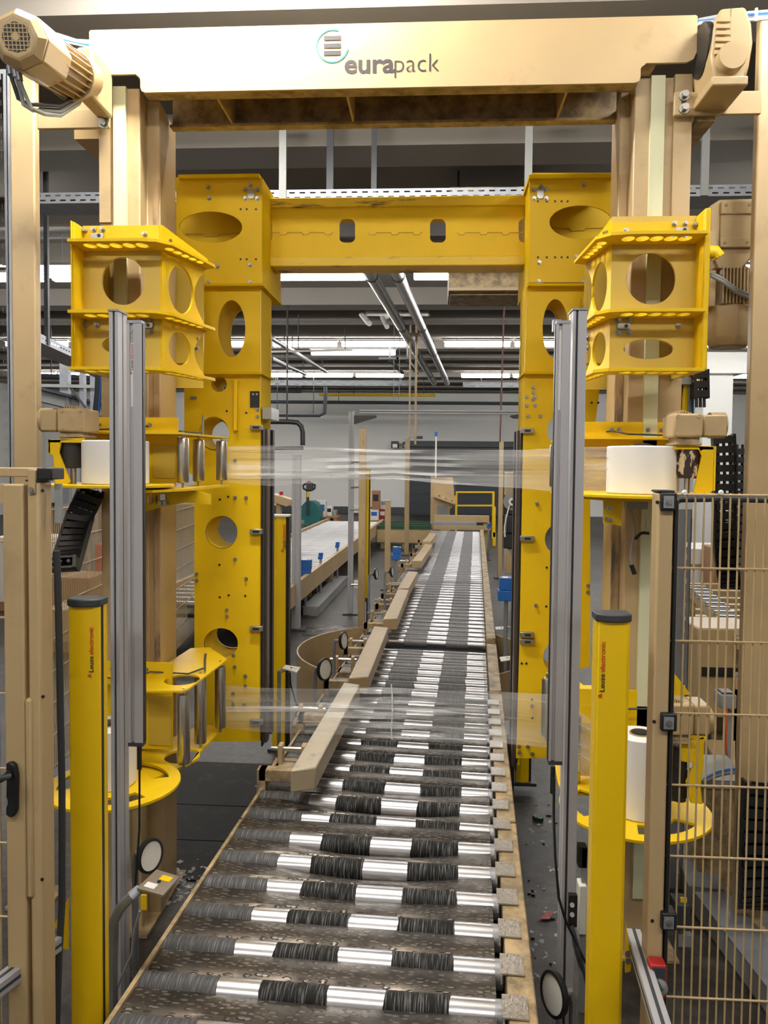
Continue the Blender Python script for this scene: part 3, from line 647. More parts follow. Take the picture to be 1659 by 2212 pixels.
# right, upper
zt2, zb2 = W(1350,946,3.3).z, W(1380,1078,2.82).z+.012
RT = [XY(1456,3.22),XY(1330,3.2),XY(1262,3.22),XY(1190,3.8),XY(1215,3.86),XY(1310,3.34),XY(1456,3.34)]
RB = [XY(1420,3.0),XY(1330,3.0),XY(1268,3.16),XY(1262,3.2),XY(1190,3.78),XY(1215,3.86),XY(1310,3.34),XY(1420,3.34)]
dispenser(1, 0, zt2, zb2, XY(1393,3.08), .29, [XY(1243,3.3)+(.0255,), XY(1220,3.5)+(.0265,), XY(1200,3.74)+(.0275,)], RT, RB, (XY(1456,3.345), XY(1262,3.345)), 'upper right yellow film dispenser with a round roll table')
film_roll('large white stretch film roll on the upper right dispenser, in full view', XY(1386,3.02), zb2+.001, W(1386,963,2.92).z, .1275)
gearmotor('beige gear motor on top of the upper right dispenser', (1455,893,1572,945,1520,962), 2.9, 1, 'gear motors of the film dispensers')
p = XY(1485, 2.97)
s_ = thing('brake_drum', 'black brake drum with torn beige flecks beside the upper right film roll', 'drum', (p[0],p[1],zb2+.05), 'black brake drums')
h_ = W(1485,964,2.97).z-W(1485,1033,2.97).z
MB().lathe([(.02,0),(.043,0),(.047,.004),(.047,h_),(.02,h_)], (p[0],p[1],W(1485,1033,2.97).z), n=28).build('drum', TORN, s_)
MB().cyl((p[0],p[1],zb2), (p[0],p[1],W(1485,1033,2.97).z), .01).build('drum_spindle', STEEL, s_)
claw('yellow angled bracket carrying the upper right gear motor', [(1543,964),(1460,962),(1460,965),(1508,966),(1516,985),(1497,1072),(1510,1085),(1532,1085),(1536,1062),(1541,1060)], 2.92, .16)
mb = MB(); px_plate(mb, [(1304,1076),(1345,1076),(1342,1137),(1330,1133),(1304,1131)], 2.95, .012)
d_ = [o for o in bpy.data.objects if o.get('label','').startswith('upper right yellow film')][0]
tb = mb.build('hanging_tab', YEL, d_); fixings('bolt', BOLTM, tb, [W(a_, b_, 2.95) for a_, b_ in ((1310,1096),(1316,1097),(1321,1098),(1309,1120),(1314,1121),(1320,1122))], .0045, .018)
mb = MB(); px_plate(mb, [(315,1060),(420,1060),(455,1068),(455,1090),(400,1086),(350,1095),(315,1105)], 3.36, .01, [px_circ(a_,1079,4,10,3.36,16) for a_ in (321,329,337)]); d2 = [o for o in bpy.data.objects if o.get('label','').startswith('upper left yellow film')][0]
hb = mb.build('hanging_plate', YEL, d2); MB().pb(346,1067,357,1080,3.352,.01).build('clamp_plate', STEEL, hb)
fixings('bolt', BOLTM, hb, [W(a_, b_, 3.355) for a_, b_ in ((348,1087),(358,1086),(350,1059),(360,1058))], .008, .016)
# left, lower
zt3, zb3 = 1.147, .83
def XYz(px, py, z): g = G(px, py, z); return (g.x, g.y)
LT3 = [XYz(215,1470,zt3),XYz(315,1492,zt3),XYz(395,1492,zt3),XYz(408,1487,zt3),XYz(491,1424,zt3),XYz(480,1416,zt3),XYz(452,1398,zt3),XYz(412,1400,zt3),XYz(345,1443,zt3),XYz(215,1440,zt3)]
LB3 = [XYz(300,1620,zb3-.02),XYz(310,1690,zb3-.02),XYz(372,1665,zb3-.02),XYz(410,1648,zb3-.02),XYz(478,1574,zb3-.02),XYz(440,1562,zb3-.02),XYz(380,1590,zb3-.02)]
cl3 = XYz(246,1690,zb3)
dl = dispenser(-1, 1, zt3, zb3, cl3, .255, [XYz(397,1650,zb3)+(.0265,), XYz(433,1605,zb3)+(.0265,), XYz(476,1572,zb3)+(.0265,)], LT3, LB3, (XY(186,3.345), XY(372,3.345)), 'lower left yellow film dispenser with an oval hole in its top plate')
film_roll('white stretch film roll on the lower left dispenser, half hidden by profile and post', (cl3[0]-.02, cl3[1]), zb3+.001, W(238,1550,3.05).z, .105)
# right, lower
zt4, zb4 = 1.08, .775
RT4 = [XYz(1480,1500,zt4),XYz(1400,1525,zt4),XYz(1300,1528,zt4),XYz(1256,1520,zt4),XYz(1190,1455,zt4),XYz(1215,1440,zt4),XYz(1260,1480,zt4),XYz(1480,1480,zt4)]
RB4 = [XYz(1330,1640,zb4-.02),XYz(1320,1715,zb4-.02),XYz(1215,1712,zb4-.02),XYz(1205,1690,zb4-.02),XYz(1190,1600,zb4-.02),XYz(1230,1590,zb4-.02),XYz(1290,1620,zb4-.02)]
c4 = XYz(1370,1742,zb4)
dispenser(1, 1, zt4, zb4, c4, .285, [XYz(1240,1690,zb4)+(.0255,), XYz(1215,1650,zb4)+(.0255,), XYz(1180,1590,zb4)+(.0265,)], RT4, RB4, (XY(1480,3.345), XY(1262,3.345)), 'lower right yellow film dispenser with cut-outs in its round table')
film_roll('tall white stretch film roll on the lower right dispenser, black core showing', (W(1384,1700,2.98).x, 3.0), zb4+.001, W(1380,1588,2.98).z, .092)
gearmotor('beige gear motor behind the fence at the lower right dispenser', (1440,1522,1535,1590,1500,1608), 2.9, 1, 'gear motors of the film dispensers')
p = (W(1467,1700,2.98).x, 2.98); h_ = W(1467,1610,2.98).z-W(1467,1722,2.98).z
s_ = thing('brake_drum', 'plain black brake drum beside the lower right film roll', 'drum', (p[0],p[1],zb4), 'black brake drums')
MB().lathe([(.015,-.01),(.026,-.01),(.026,h_*.55),(.026,h_),(.02,h_)], (p[0],p[1],W(1467,1722,2.98).z), n=24).build('drum_spindle', RUB, s_)
MB().lathe([(.02,0),(.026,0),(.03,.004),(.03,h_*.58),(.02,h_*.58)], (p[0],p[1],W(1467,1722,2.98).z), n=28).build('drum', BLACK, s_)
claw('yellow angled bracket standing on the lower right roll table', [(1521,1590),(1470,1606),(1472,1645),(1500,1650),(1482,1690),(1492,1735),(1518,1738),(1514,1700),(1520,1655),(1522,1600)], 2.93, .15)
mb = MB(); px_plate(mb, [(1445,1450),(1452,1448),(1492,1500),(1455,1503),(1440,1495)], 3.0, .01); dr = [o for o in bpy.data.objects if o.get('label','').startswith('lower right yellow film')][0]
mb.build('gusset_plate', YEL, dr)
# ------------------------------------------------------------------ the two film curtains
def film(name, label, ptsL, m, seam_px, sag, sl):
    t = thing(name, label, 'stretch film', tuple((ptsL[0][0]+ptsL[-1][1])/2), 'film curtains across the conveyor')
    nu, nv = 90, 10; mb = MB(); vs = []
    T = [p[0] for p in ptsL]; Bm = [p[1] for p in ptsL]; ln = [0]
    for a, b in zip(T, T[1:]): ln.append(ln[-1]+(b-a).length)
    rnd = random.Random(5); ph = [rnd.uniform(0,6) for _ in range(8)]
    for i in range(nu+1):
        l = ln[-1]*i/nu; k = max(j for j in range(len(ln)-1) if ln[j] <= l+1e-9); f = (l-ln[k])/(ln[k+1]-ln[k])
        a = T[k].lerp(T[k+1], f); b = Bm[k].lerp(Bm[k+1], f)
        near = math.exp(-((l-sl)/.28)**2)
        for j in range(nv+1):
            v = j/nv; p = a.lerp(b, v)
            p = p+Vector((0, .006*math.sin(9*v+3*l+ph[0])+.016*near*math.sin(26*v+ph[1]+5*l), 0)); vs.append(p)
    mb.add(vs, [(i*(nv+1)+j, (i+1)*(nv+1)+j, (i+1)*(nv+1)+j+1, i*(nv+1)+j+1) for i in range(nu) for j in range(nv)])
    mb.build('film_web', m, t)
    return t
D = lambda px, a, b, Y: (W(px, a, Y), W(px, b, Y))
film('film_curtain', 'upper clear stretch film stretched across the portal, creased in the middle',
     [D(478,965,1042,3.86), D(585,962,1050,3.9), D(740,968,1040,3.92), D(850,972,1034,3.92), D(960,971,1045,3.9), D(1130,972,1055,3.82), D(1196,968,1062,3.76), D(1243,966,1068,3.25), D(1314,965,1075,3.0)], FILM, 850, 0, .86)
ft = film('film_curtain', 'lower clear stretch film hanging over the conveyor rollers, knotted in the middle',
     [D(476,1478,1570,3.84), D(560,1485,1582,3.86), D(700,1488,1588,3.88), D(846,1486,1594,3.88), D(960,1490,1596,3.86), D(1120,1497,1608,3.78), D(1185,1500,1615,3.74), D(1240,1528,1660,3.22), D(1345,1600,1740,2.95)], FILM2, 846, 0, .84)
MB().tube([W(845,1478,3.87), W(847,1500,3.87), W(848,1540,3.86), W(845,1570,3.87), W(847,1597,3.87)], .004, 6).build('film_strand', FLAKE, ft)

# ================================================================== posts in front
def curtain_post(label, x0, x1, ytop, Y, side, txt, slot):
    a, b = W(x0, 1700, Y).x, W(x1, 1700, Y).x; z1 = W((x0+x1)/2, ytop, Y).z; w_ = b-a
    t = thing('light_curtain_post', label, 'safety post', ((a+b)/2, Y+.03, 0), 'yellow light curtain posts at the conveyor entry'); d = .062
    pr = [(a,Y+.012),(a+.12*w_,Y+.004),(a+.45*w_,Y),(a+.88*w_,Y+.003),(b,Y+.01),(b,Y+.02),(b-.01,Y+.02),(b-.01,Y+.04),(b,Y+.04),(b,Y+d),(a,Y+d)]
    if side > 0: pr = [(a,Y+.012),(a+.06*w_,Y+.004),(a+.5*w_,Y),(a+.9*w_,Y+.004),(b,Y+.012),(b,Y+d),(a,Y+d)]
    MB().prism(pr, .02, z1).build('post_housing', YELP, t, bevel=.0015)
    if side < 0: MB().box(b-.01, b-.002, Y+.0205, Y+.0395, .02, z1-.002).build('optics_window', BLACK, t)
    pr2 = [(a-.003,Y+.006),(a+.15*w_,Y-.006),(a+.5*w_,Y-.011),(a+.85*w_,Y-.006),(b+.003,Y+.006),(b+.003,Y+d+.003),(a-.003,Y+d+.003)]
    MB().prism(pr2, z1, z1+.022).build('end_cap', DGREY, t, bevel=.004)
    MB().box(a-.01, b+.01, Y, Y+.12, 0, .02).build('foot_plate', GREY, t)
    return t, a, b, z1
def vtext(px, y_lo, y_hi, Y, parent, hpx, parts):
    p0 = W(px, y_lo, Y); k = Y/1700; z = p0.z; tot = (y_lo-y_hi)*k; x = p0.x+hpx*.36*k
    r_ = hpx*.34*k                        # triangle mark, then the words, reading upwards
    tri = [(-r_,0),(r_,0),(0,r_*1.9)]; c2 = [(q_[0]*.42, r_*.3+q_[1]*.42) for q_ in tri]
    MB().plate(tri, (x-r_*1.0, Y, z), (0,0,1), (-1,0,0), (0,-1,0), .0006, [c2]).build('maker_mark', TXTR, parent)
    z += tot*.075
    for body, wf, m_, bold in parts:
        text(body, (x, Y-.0006, z), (0,0,1), (-1,0,0), hpx*k, m_, 'lettering', parent, bold, tot*wf); z += tot*(wf+.03)
WORDS = [('Leuze', .32, TXTK, .012), ('electronic', .55, TXTR, .01)]
t, a, b, z1 = curtain_post('yellow light curtain post at lower left, before the grey profile', 147, 214, 1311, 2.15, -1, True, True)
vtext(197, 1460, 1347, 2.1505, t, 15, WORDS)
mb = MB(); px_plate(mb, [(147,1940),(147,2052),(110,2042),(110,2012)], 2.2, .006); br = mb.build('mounting_bracket', YEL, t)
fixings('bolt', BOLTM, br, [W(121,2011,2.2), W(121,2027,2.2)], .006, .006)
t, a, b, z1 = curtain_post('yellow light curtain post at lower right, before the beige fence post', 1283, 1356, 1344, 2.15, 1, True, True)
vtext(1300, 1503, 1382, 2.1505, t, 15, WORDS)
mb = MB(); px_plate(mb, [(1351,1985),(1364,2080),(1362,2098),(1351,2102)], 2.2, .006); br = mb.build('mounting_bracket', YEL, t)
fixings('bolt', BOLTM, br, [W(1357,2060,2.2), W(1357,2076,2.2)], .006, .006)
# rear, smaller posts of the same kind
def rear_post(label, x0, x1, ytop, ybot, Y):
    a, b = W(x0, (ytop+ybot)/2, Y).x, W(x1, (ytop+ybot)/2, Y).x; zt_, z0 = W(x0, ytop, Y).z, max(0, W(x0, ybot, Y).z)
    t = thing('light_curtain_post', label, 'safety post', ((a+b)/2, Y+.05, z0), 'yellow light curtain posts behind the portal')
    MB().prism([(a,Y+.015),(a+.3*(b-a),Y),(b-.18*(b-a),Y+.01),(b-.18*(b-a),Y+.1),(a,Y+.1)], z0+.02, zt_).build('post_housing', YELP, t)
    MB().box(b-.18*(b-a), b, Y+.03, Y+.1, z0+.02, zt_).build('optics_window', BLACK, t)
    MB().box(a-.003, b+.003, Y-.004, Y+.105, zt_, zt_+.012).build('end_cap', WPLAST, t)
    MB().box(a-.03, b+.03, Y-.01, Y+.14, z0, z0+.02).build('foot_plate', DGREY, t); return t
t = rear_post('yellow light curtain post just behind the left yellow leg', 588, 622, 1116, 1630, 5.55)
vtext(613, 1190, 1130, 5.555, t, 12, WORDS)
rear_post('short yellow post foot behind the right yellow leg', 1117, 1150, 1480, 1697, 4.95)
# aluminium profiles with sensor strips
def profile(label, m0, m1, s0, s1, ytop, ys0, ys1, Y, slots):
    a, b = W(m0, 1300, Y).x, W(m1, 1300, Y).x; z1 = W((m0+m1)/2, ytop, Y).z; d = b-a; g = .0035
    t = thing('aluminium_profile', label, 'profile', ((a+b)/2, Y+.04, 0), 'aluminium profiles with sensor strips')
    pr = [(a,Y)]
    for c_ in slots: pr += [(a+d*c_-g,Y),(a+d*c_-g,Y+.014),(a+d*c_+g,Y+.014),(a+d*c_+g,Y)]
    pr += [(b,Y),(b,Y+.036),(b-.008,Y+.036),(b-.008,Y+.044),(b,Y+.044),(b,Y+.08),(a,Y+.08),(a,Y+.044),(a+.008,Y+.044),(a+.008,Y+.036),(a,Y+.036)]
    MB().prism(pr, .0, z1).build('profile', ALU, t, bevel=.0015)
    MB().box(a-.003, b+.003, Y-.004, Y+.084, z1, z1+.006).build('profile_cap', GREY, t)
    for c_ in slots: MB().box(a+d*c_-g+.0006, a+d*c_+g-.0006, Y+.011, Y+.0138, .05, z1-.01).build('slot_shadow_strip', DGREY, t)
    e, f = W(s0, 1150, Y-.03).x, W(s1, 1150, Y-.03).x; zs1, zs0 = W((s0+s1)/2, ys0, Y-.03).z, W((s0+s1)/2, ys1, Y-.03).z; w_ = f-e
    pr = [(e,Y-.03),(e+.2*w_,Y-.03),(e+.2*w_,Y-.022),(e+.42*w_,Y-.022),(e+.42*w_,Y-.03),(f,Y-.03),(f,Y),(e,Y)]
    s_ = MB().prism(pr, zs0, zs1).build('sensor_strip', ALU, t, bevel=.001)
    lx = e+.28*w_; MB().box(e+.21*w_, e+.41*w_, Y-.0226, Y-.022, zs1-.28, zs1-.02).build('strip_label', WPLAST, s_)
    MB().box(e, f, Y-.032, Y, zs1, zs1+.01).build('strip_end_cap', GALV, s_); MB().box(e, f, Y-.032, Y, zs0-.012, zs0).build('strip_end_cap', DGREY, s_)
    MB().box(*((f-.002, f+.003) if s0 > m0 else (e-.003, e+.002)), Y-.024, Y-.004, zs0, zs1).build('optics_window', BLACK, s_)
    vtext((s0+(s1-s0)*.31), 806, 712, Y-.0229, s_, 9, [('Leuze', .22, TXTK, .012), ('electronic', .36, TXTR, .01), ('KONTURflex', .3, TXTK, 0)])
    return t, a, b, zs0, e, f
t, a, b, zs0, e, f = profile('grey aluminium profile with sensor strip, left of the conveyor', 238, 258, 275, 307, 672, 698, 1605, 2.65, (.5,))
MB().tube([(f-.012,2.62,zs0-.01), (f-.012,2.62,zs0-.09)], .008).build('cable_plug', BLACK, t)
MB().tube([(f-.012,2.62,zs0-.09), (f-.013,2.62,zs0-.3), (f-.03,2.615,zs0-.55)], .004, 6).build('sensor_cable', BLACK, t)
t, a, b, zs0, e, f = profile('grey aluminium profile with sensor strip, right of the conveyor', 1226, 1256, 1194, 1224, 670, 699, 1645, 2.65, (.3,))
MB().tube([(e+.012,2.60,zs0-.01), (e+.012,2.60,zs0-.1)], .008).build('cable_plug', BLACK, t)
MB().tube([W(1197,1680,2.58), W(1196,1760,2.58), W(1199,1850,2.58), W(1207,1940,2.58), W(1222,1990,2.6), W(1246,2040,2.6), W(1265,2080,2.6)], .0045, 6).build('sensor_cable', BLACK, t)
p = MB().pb(1229,1935,1247,2003,2.63,.02).build('connector_box', BLACK, t); MB().cyl(W(1236,1955,2.625), W(1236,1955,2.632), .008).build('connector_socket', GREY, p); MB().cyl(W(1236,1976,2.625), W(1236,1976,2.632), .008).build('connector_socket', GREY, p)
MB().pb(1195,690,1213,715,2.75,.03).build('junction_box', GALV, t)
for k_ in (0, 1): MB().tube([W(1236,2000,2.62), W(1240+8*k_,2040,2.6), W(1252+6*k_,2085,2.6), W(1266,2110+14*k_,2.62)], .005, 6).build('connector_cable', DGREY, t)
# bars from the posts towards the camera
def bar(label, p, q_):
    t = thing('aluminium_bar', label, 'bar', tuple((Vector(p)+Vector(q_))/2), 'slotted aluminium bars'); p, q_ = Vector(p), Vector(q_)
    MB().beam(p, q_, .04, .04).build('bar', ALU, t, bevel=.002)
    d = (q_-p).normalized(); u = d.cross(Vector((0,0,1))).normalized()
    for s_ in (0,): MB().beam(p+Vector((0,0,.0203)), q_+Vector((0,0,.0203)), .009, .001).build('slot', DGREY, t)
    for s_ in (-1, 1): MB().beam(p+u*.0203*s_, q_+u*.0203*s_, .001, .009).build('slot', DGREY, t)
z_ = .74
p0 = G(122, 2035, z_); bar('slotted aluminium bar running out at the lower left corner', p0, p0+(G(-30,2150,z_)-p0)*1.25)
p0 = G(1368, 2020, z_); bar('slotted aluminium bar running out below the right yellow post', p0, p0+(G(1428,2215,z_)-p0)*1.3)
# ================================================================== mesh fence on the right
YFN = 2.12
fx0, fx1 = W(1411,1500,YFN).x, W(1446,1500,YFN).x; fz = W(1425,1064,YFN).z
t = thing('fence_post', 'beige square fence post with black clamps at the right', 'post', ((fx0+fx1)/2, YFN+.03, 0))
MB().box(fx0, fx1, YFN, YFN+.06, 0, fz).build('post_tube', BEIGE, t, bevel=.006)
MB().box(fx0-.001, fx1+.001, YFN-.002, YFN+.062, fz, fz+.006).build('post_cap', BLACK, t, bevel=.002)
for py in (1084, 1560, 1990):
    p = W(1446, py, YFN-.01); c_ = MB().box(p.x-.022, p.x+.019, YFN-.016, YFN+.03, p.z-.024, p.z+.024).build('panel_clamp', BLACK, t, bevel=.004)
    pl = MB().box(p.x-.017, p.x+.009, YFN-.020, YFN-.016, p.z-.016, p.z+.016).build('clamp_plate', GALV, t)
    fixings('bolt', BOLTM, pl, [(p.x-.004, YFN-.02, p.z)], .006, .007)
fixings('drill_hole', BLACK, t, [W(1420,1085,YFN), W(1413,1559,YFN), W(1409,1989,YFN)], .005, .0015)
t = thing('mesh_fence', 'beige welded wire mesh fence panel at the right edge', 'fence', (fx1+.3, YFN+.03, .1))
mb = MB(); xw = fx1+.013
n_ = 0
wx = [W(1459+18.8*i, 1300, YFN+.02).x for i in range(26)]
zl = [fz-.005-.196*i for i in range(11)]
for x in wx: MB().cyl((x, YFN+.02, zl[-1]-.02), (x, YFN+.02, fz+.0), .0026, n=6, cap=False).build('vertical_wire', BEIGE, t)
for z in zl: MB().cyl((wx[0]-.02, YFN+.0145, z), (wx[-1]+.02, YFN+.0145, z), .0032, n=6).build('horizontal_wire', BEIGE, t)
MB().box(wx[-1]+.01, wx[-1]+.05, YFN, YFN+.05, 0, fz).build('far_stile', BEIGE, t)
MB().box(wx[0]-.012, wx[0]-.004, YFN, YFN+.05, .1, fz-.02).build('near_stile', BLACK, t)
for p_ in ((1475,1064),(1553,1064)): p = W(*p_, YFN+.02); MB().lathe([(.0,0),(.008,.003),(.006,.008),(0,.01)], (p.x,p.y-.012,p.z), (0,-1,0), 10).build('cable_tie', WPLAST, t)
t = tag(MB().tube([W(1444,1102,YFN+.045), W(1452,1088,YFN+.045), W(1470,1078,YFN+.045), W(1560,1076,YFN+.045), W(1800,1084,YFN+.045)], .010, 10).build('black_cable', DGREY), 'thick black cable tied along the top of the mesh fence', 'cable')
# red safety switch at the foot of the fence
t = thing('safety_switch', 'red and grey safety switch low on the right fence post', 'switch', W(1424,2110,YFN-.03))
MB().pb(1404,2085,1440,2158,YFN-.045,.04).build('switch_body', RED, t, bevel=.004)
MB().pb(1410,2092,1437,2150,YFN-.05,.006).build('switch_face', DGREY, t)
p = W(1424,2130,YFN-.05); MB().lathe([(.0,0),(.02,0),(.02,.012),(.012,.016),(0,.016)], p, (0,-1,0), 20).build('switch_head', GREY, t)
MB().cyl(W(1424,2140,YFN-.055), W(1424,2200,YFN-.055), .010, n=12).build('switch_arm', GREY, t)
MB().beam(W(1418,2118,YFN-.07), W(1430,2138,YFN-.07), .012, .008).build('lever', STEEL, t)
# ================================================================== door on the left
YD = 1.95
xa, xb, xc = [W(p, 1600, YD).x for p in (8, 62, 90)]
ztop = W(90, 1040, YD).z
t = thing('door_frame_post', 'beige door post at the left edge with a dark cap', 'post', ((xb+xc)/2, YD+.04, 0))
MB().box(xb, xc, YD, YD+.07, 0, ztop).build('post_tube', BEIGE, t, bevel=.008)
MB().box(xb-.001, xc+.001, YD-.002, YD+.072, ztop, ztop+.004).build('post_cap', BLACK, t)
fixings('drill_hole', BLACK, t, [W(92,1060,YD), W(93,1505,YD), W(91,1900,YD)], .0045, .0012)
MB().pb(118,1045,131,1130,YD+.03,.012).build('strike_plate', GREY, t)
t = thing('guard_door', 'beige tubular guard door with black handle at the left edge', 'door', (xa-.1, YD+.02, .1))
zd = W(30,1046,YD).z
MB().box(xa, xb-.012, YD+.005, YD+.05, .12, zd).build('door_stile', BEIGE, t, bevel=.005)
MB().box(xa-.7, xa, YD+.01, YD+.045, zd-.05, zd).build('door_rail', BEIGE, t)
MB().pb(54,1510,71,1942,YD-.006,.03).build('lock_cover', BEIGE, t, bevel=.008)
for i in range(6): MB().cyl((xa-.03-.022*i, YD+.03, .15), (xa-.03-.022*i, YD+.03, zd-.03), .0026, n=6, cap=False).build('vertical_wire', BEIGE, t)
for i in range(9): MB().cyl((xa-.2, YD+.026, zd-.15-.2*i), (xa, YD+.026, zd-.15-.2*i), .003, n=6).build('horizontal_wire', BEIGE, t)
h = [W(*p, YD-.02) for p in ((8,1652),(20,1650),(28,1656),(33,1680),(32,1755),(26,1768),(16,1770),(8,1764),(9,1700))]
h_ = MB().plate([(p.x,p.z) for p in h], (0,YD-.012,0), U, V, (0,1,0), .016).build('handle_plate', BLACK, t, bevel=.004)
MB().tube([W(18,1672,YD-.01), W(17,1676,YD-.05), W(0,1684,YD-.055), W(-30,1688,YD-.055)], .009, 10).build('door_handle', BLACK, h_)
MB().tube([W(14,1724,YD-.0135), W(16,1736,YD-.0135), W(13,1744,YD-.0135)], .0015, 5).build('key_slot', GREY, h_)
t = thing('door_header', 'beige top rail with black end stop above the guard door', 'rail', W(30,1018,YD+.05))
a0, a1, c0, c1 = rect(-40,1010,78,1030,YD+.03); MB().box(a0-.4, a1, YD+.03, YD+.07, c0, c1).build('header_tube', BEIGE, t, bevel=.003)
MB().pb(60,1014,76,1066,YD-.006,.02).build('header_clip', BEIGE, t, bevel=.002); fixings('bolt', BOLTM, t, [W(67,1059,YD-.006)], .006, .004)
MB().pb(79,1011,112,1036,YD+.0,.07).build('end_stop', BLACK, t, bevel=.003)
tag(MB().tube([W(122,1190,YD+.16), W(125,1260,YD+.16), W(128,1400,YD+.16), W(134,1700,YD+.16), W(134,1950,YD+.16), W(128,2060,YD+.16), W(122,2230,YD+.16)], .010, 8).build('grey_cable', DGREY), 'thick grey cable hanging beside the left door post', 'cable')
# perforated uprights at the far left
def perforated(label, px, y0, y1, Y, rows, pitch, group, kind='cable_tray', cat='cable tray', floor=True, w_=None):
    a, b = W(px[0], 900, Y).x, W(px[1], 900, Y).x; z0 = 0 if floor else W(px[0], y1, Y).z; z1 = W(px[0], y0, Y).z
    t = thing(kind, label, cat, ((a+b)/2, Y, z0), group); hs = []
    n = int((z1-z0-.06)/pitch)
    for i in range(n):
        for f in rows:
            x = a+(b-a)*f; z = z0+.05+pitch*(i+(.5 if rows.index(f) % 2 else 0)); hs.append([(x-.006,z),(x+.006,z),(x+.006,z+pitch*.42),(x-.006,z+pitch*.42)])
    MB().plate([(a,z0),(b,z0),(b,z1),(a,z1)], (0,Y,0), U, V, (0,1,0), .003, hs).build('perforated_face', GALV, t)
    MB().box(b-.003, b, Y, Y+.05, z0, z1).build('edge_lip', GALV, t); MB().box(a, a+.003, Y, Y+.05, z0, z1).build('edge_lip', GALV, t); return t
perforated('tall perforated grey upright at the left edge behind the post', (-20,22), 150, 2000, 3.75, (.25,.75), .062, 'perforated uprights', 'perforated_upright', 'upright')
perforated('leaning perforated grey upright behind the right mesh fence', (1452,1500), 1100, 1640, 3.9, (.22,.8), .06, 'perforated uprights', 'perforated_upright', 'upright')
# ================================================================== roller conveyor (five sections in line)
SL = .0542; ZA, RR = .512, .044
def XL(Y): return -.972+SL*Y
def XR(Y): return .097+SL*Y
RMESH = {}
def roller_mesh(L_, n):
    key = (round(L_, 3), n)
    if key not in RMESH:
        mb = MB(); h = L_
        mb.lathe([(.012,-.02),(.012,0),(RR-.004,0),(RR,.004),(RR,h-.004),(RR-.004,h),(.012,h),(.012,h+.02)], (-h/2,0,0), (1,0,0), n)
        me = mb.mesh('roller'); me.materials.append(ROLLM); RMESH[key] = me
    return RMESH[key]
def put(me, name, parent, loc, rz=0, kind=None):
    o = bpy.data.objects.new(name, me); COL.objects.link(o); o.parent = parent; o.location = Vector(loc)-ORG[parent]; o.rotation_euler.z = rz
    ORG[o] = Vector(loc); return o
PITCHR = .1865
def plate_mesh(L_, sag, seed):
    mb = MB(); n = 16; r_ = random.Random(seed); vs = []; y0, y1 = .031, PITCHR-.031
    for i in range(n+1):
        u = i/n; x = -L_/2+.005+(L_-.03)*u; g = sag*math.sin(math.pi*min(1, max(0, (u-.12)/.88)))**1.3
        for y, f in ((y0,.15),(y0+.02,.1),((y0+y1)/2,.35),(y1-.02,.8),(y1,1)):
            z = .0335-g*f-(.012 if y in (y0,y1) else 0); vs.append((x, y, z))
    m_ = 5; top = [(i*m_+j, (i+1)*m_+j, (i+1)*m_+j+1, i*m_+j+1) for i in range(n) for j in range(m_-1)]
    mb.add(vs, top); mb.add([(x, y, z-.005) for x, y, z in vs], top)
    me = mb.mesh('tread_plate'); me.materials.append(TREAD); return me
PM = {}
TABM = paint('tread_tab_steel', (.42,.39,.35), .33, .75, var=.45, scale=45, dirt=.6, bump=.8, bscale=120)
def conveyor(label, ys, yaw, plates, y0, y1, sags={}, n=24, rail=(.014,.094), tabs=True, shade_sheet=True):
    yc = (y0+y1)/2; xc = (XL(yc)+XR(yc))/2
    t = thing('roller_conveyor', label, 'conveyor', (xc, yc, .05), 'roller conveyor sections in line')
    L_ = 1.085/math.cos(math.radians(yaw)); rz = math.radians(yaw)
    for i, y in enumerate(ys):
        put(roller_mesh(L_, n), 'roller', t, ((XL(y)+XR(y))/2, y, ZA), rz)
        if plates and (i < len(ys)-1 or y < 3.2):
            sg = sags.get(i, 0)
            key = (sg, round(L_, 3))
            if key not in PM: PM[key] = plate_mesh(L_, sg, i)
            put(PM[key], 'tread_plate', t, ((XL(y)+XR(y))/2, y, ZA), rz)
            if tabs and XR(y) < 1:
                yy_ = y+.105; x = XR(yy_)
                q_ = MB().box(-.035, .035, -.048, .048, 0, .005).box(-.035, -.030, -.048, .048, -.03, 0).mesh('tread_tab') if 'tab' not in PM else PM['tab']
                if 'tab' not in PM: q_.materials.append(TABM)
                PM['tab'] = q_; o = put(q_, 'tread_tab', t, (x+.032, yy_-.01, .588), rz)
    a, b = rail
    MB().prism([(XR(y0)+a,y0),(XR(y0)+b,y0),(XR(y1)+b,y1),(XR(y1)+a,y1)], .36, .585).build('side_rail', BEIGEW, t, bevel=.006)
    MB().prism([(XR(y0)-.012,y0),(XR(y0)+a-.002,y0),(XR(y1)+a-.002,y1),(XR(y1)-.012,y1)], .34, .47).build('roller_bearing_strip', DGREY, t)
    MB().prism([(XL(y0)-.02,y0),(XL(y0)-.006,y0),(XL(y1)-.006,y1),(XL(y1)-.02,y1)], .30, .555).build('left_rail', BEIGEW, t)
    if shade_sheet: MB().prism([(XL(y0)+.02,y0),(XR(y0),y0),(XR(y1),y1),(XL(y1)+.02,y1)], .30, .33).build('underside_shade_sheet', DGREY, t)  # dark sheet added so the space below the rollers looks shaded
    for yy_ in (y0+.15, y1-.15):
        for x in (XL(yy_)-.0, XR(yy_)+.055): MB().box(x-.03, x+.03, yy_-.03, yy_+.03, 0, .36).build('leg', BEIGEW, t)
    return t
Y_ = [2.235+PITCHR*i for i in range(-3, 60)]
conveyor('nearest roller conveyor section with tread plates between striped rollers', Y_[0:9], -2.6, 1, 1.62, 3.285, {7:.055, 6:.05, 5:.02, 2:.01})
conveyor('second roller conveyor section, under the lower stretch film, with tread plates', Y_[9:19], -4.4, 1, 3.305, 5.15, {0:.06, 1:.03, 3:.02})
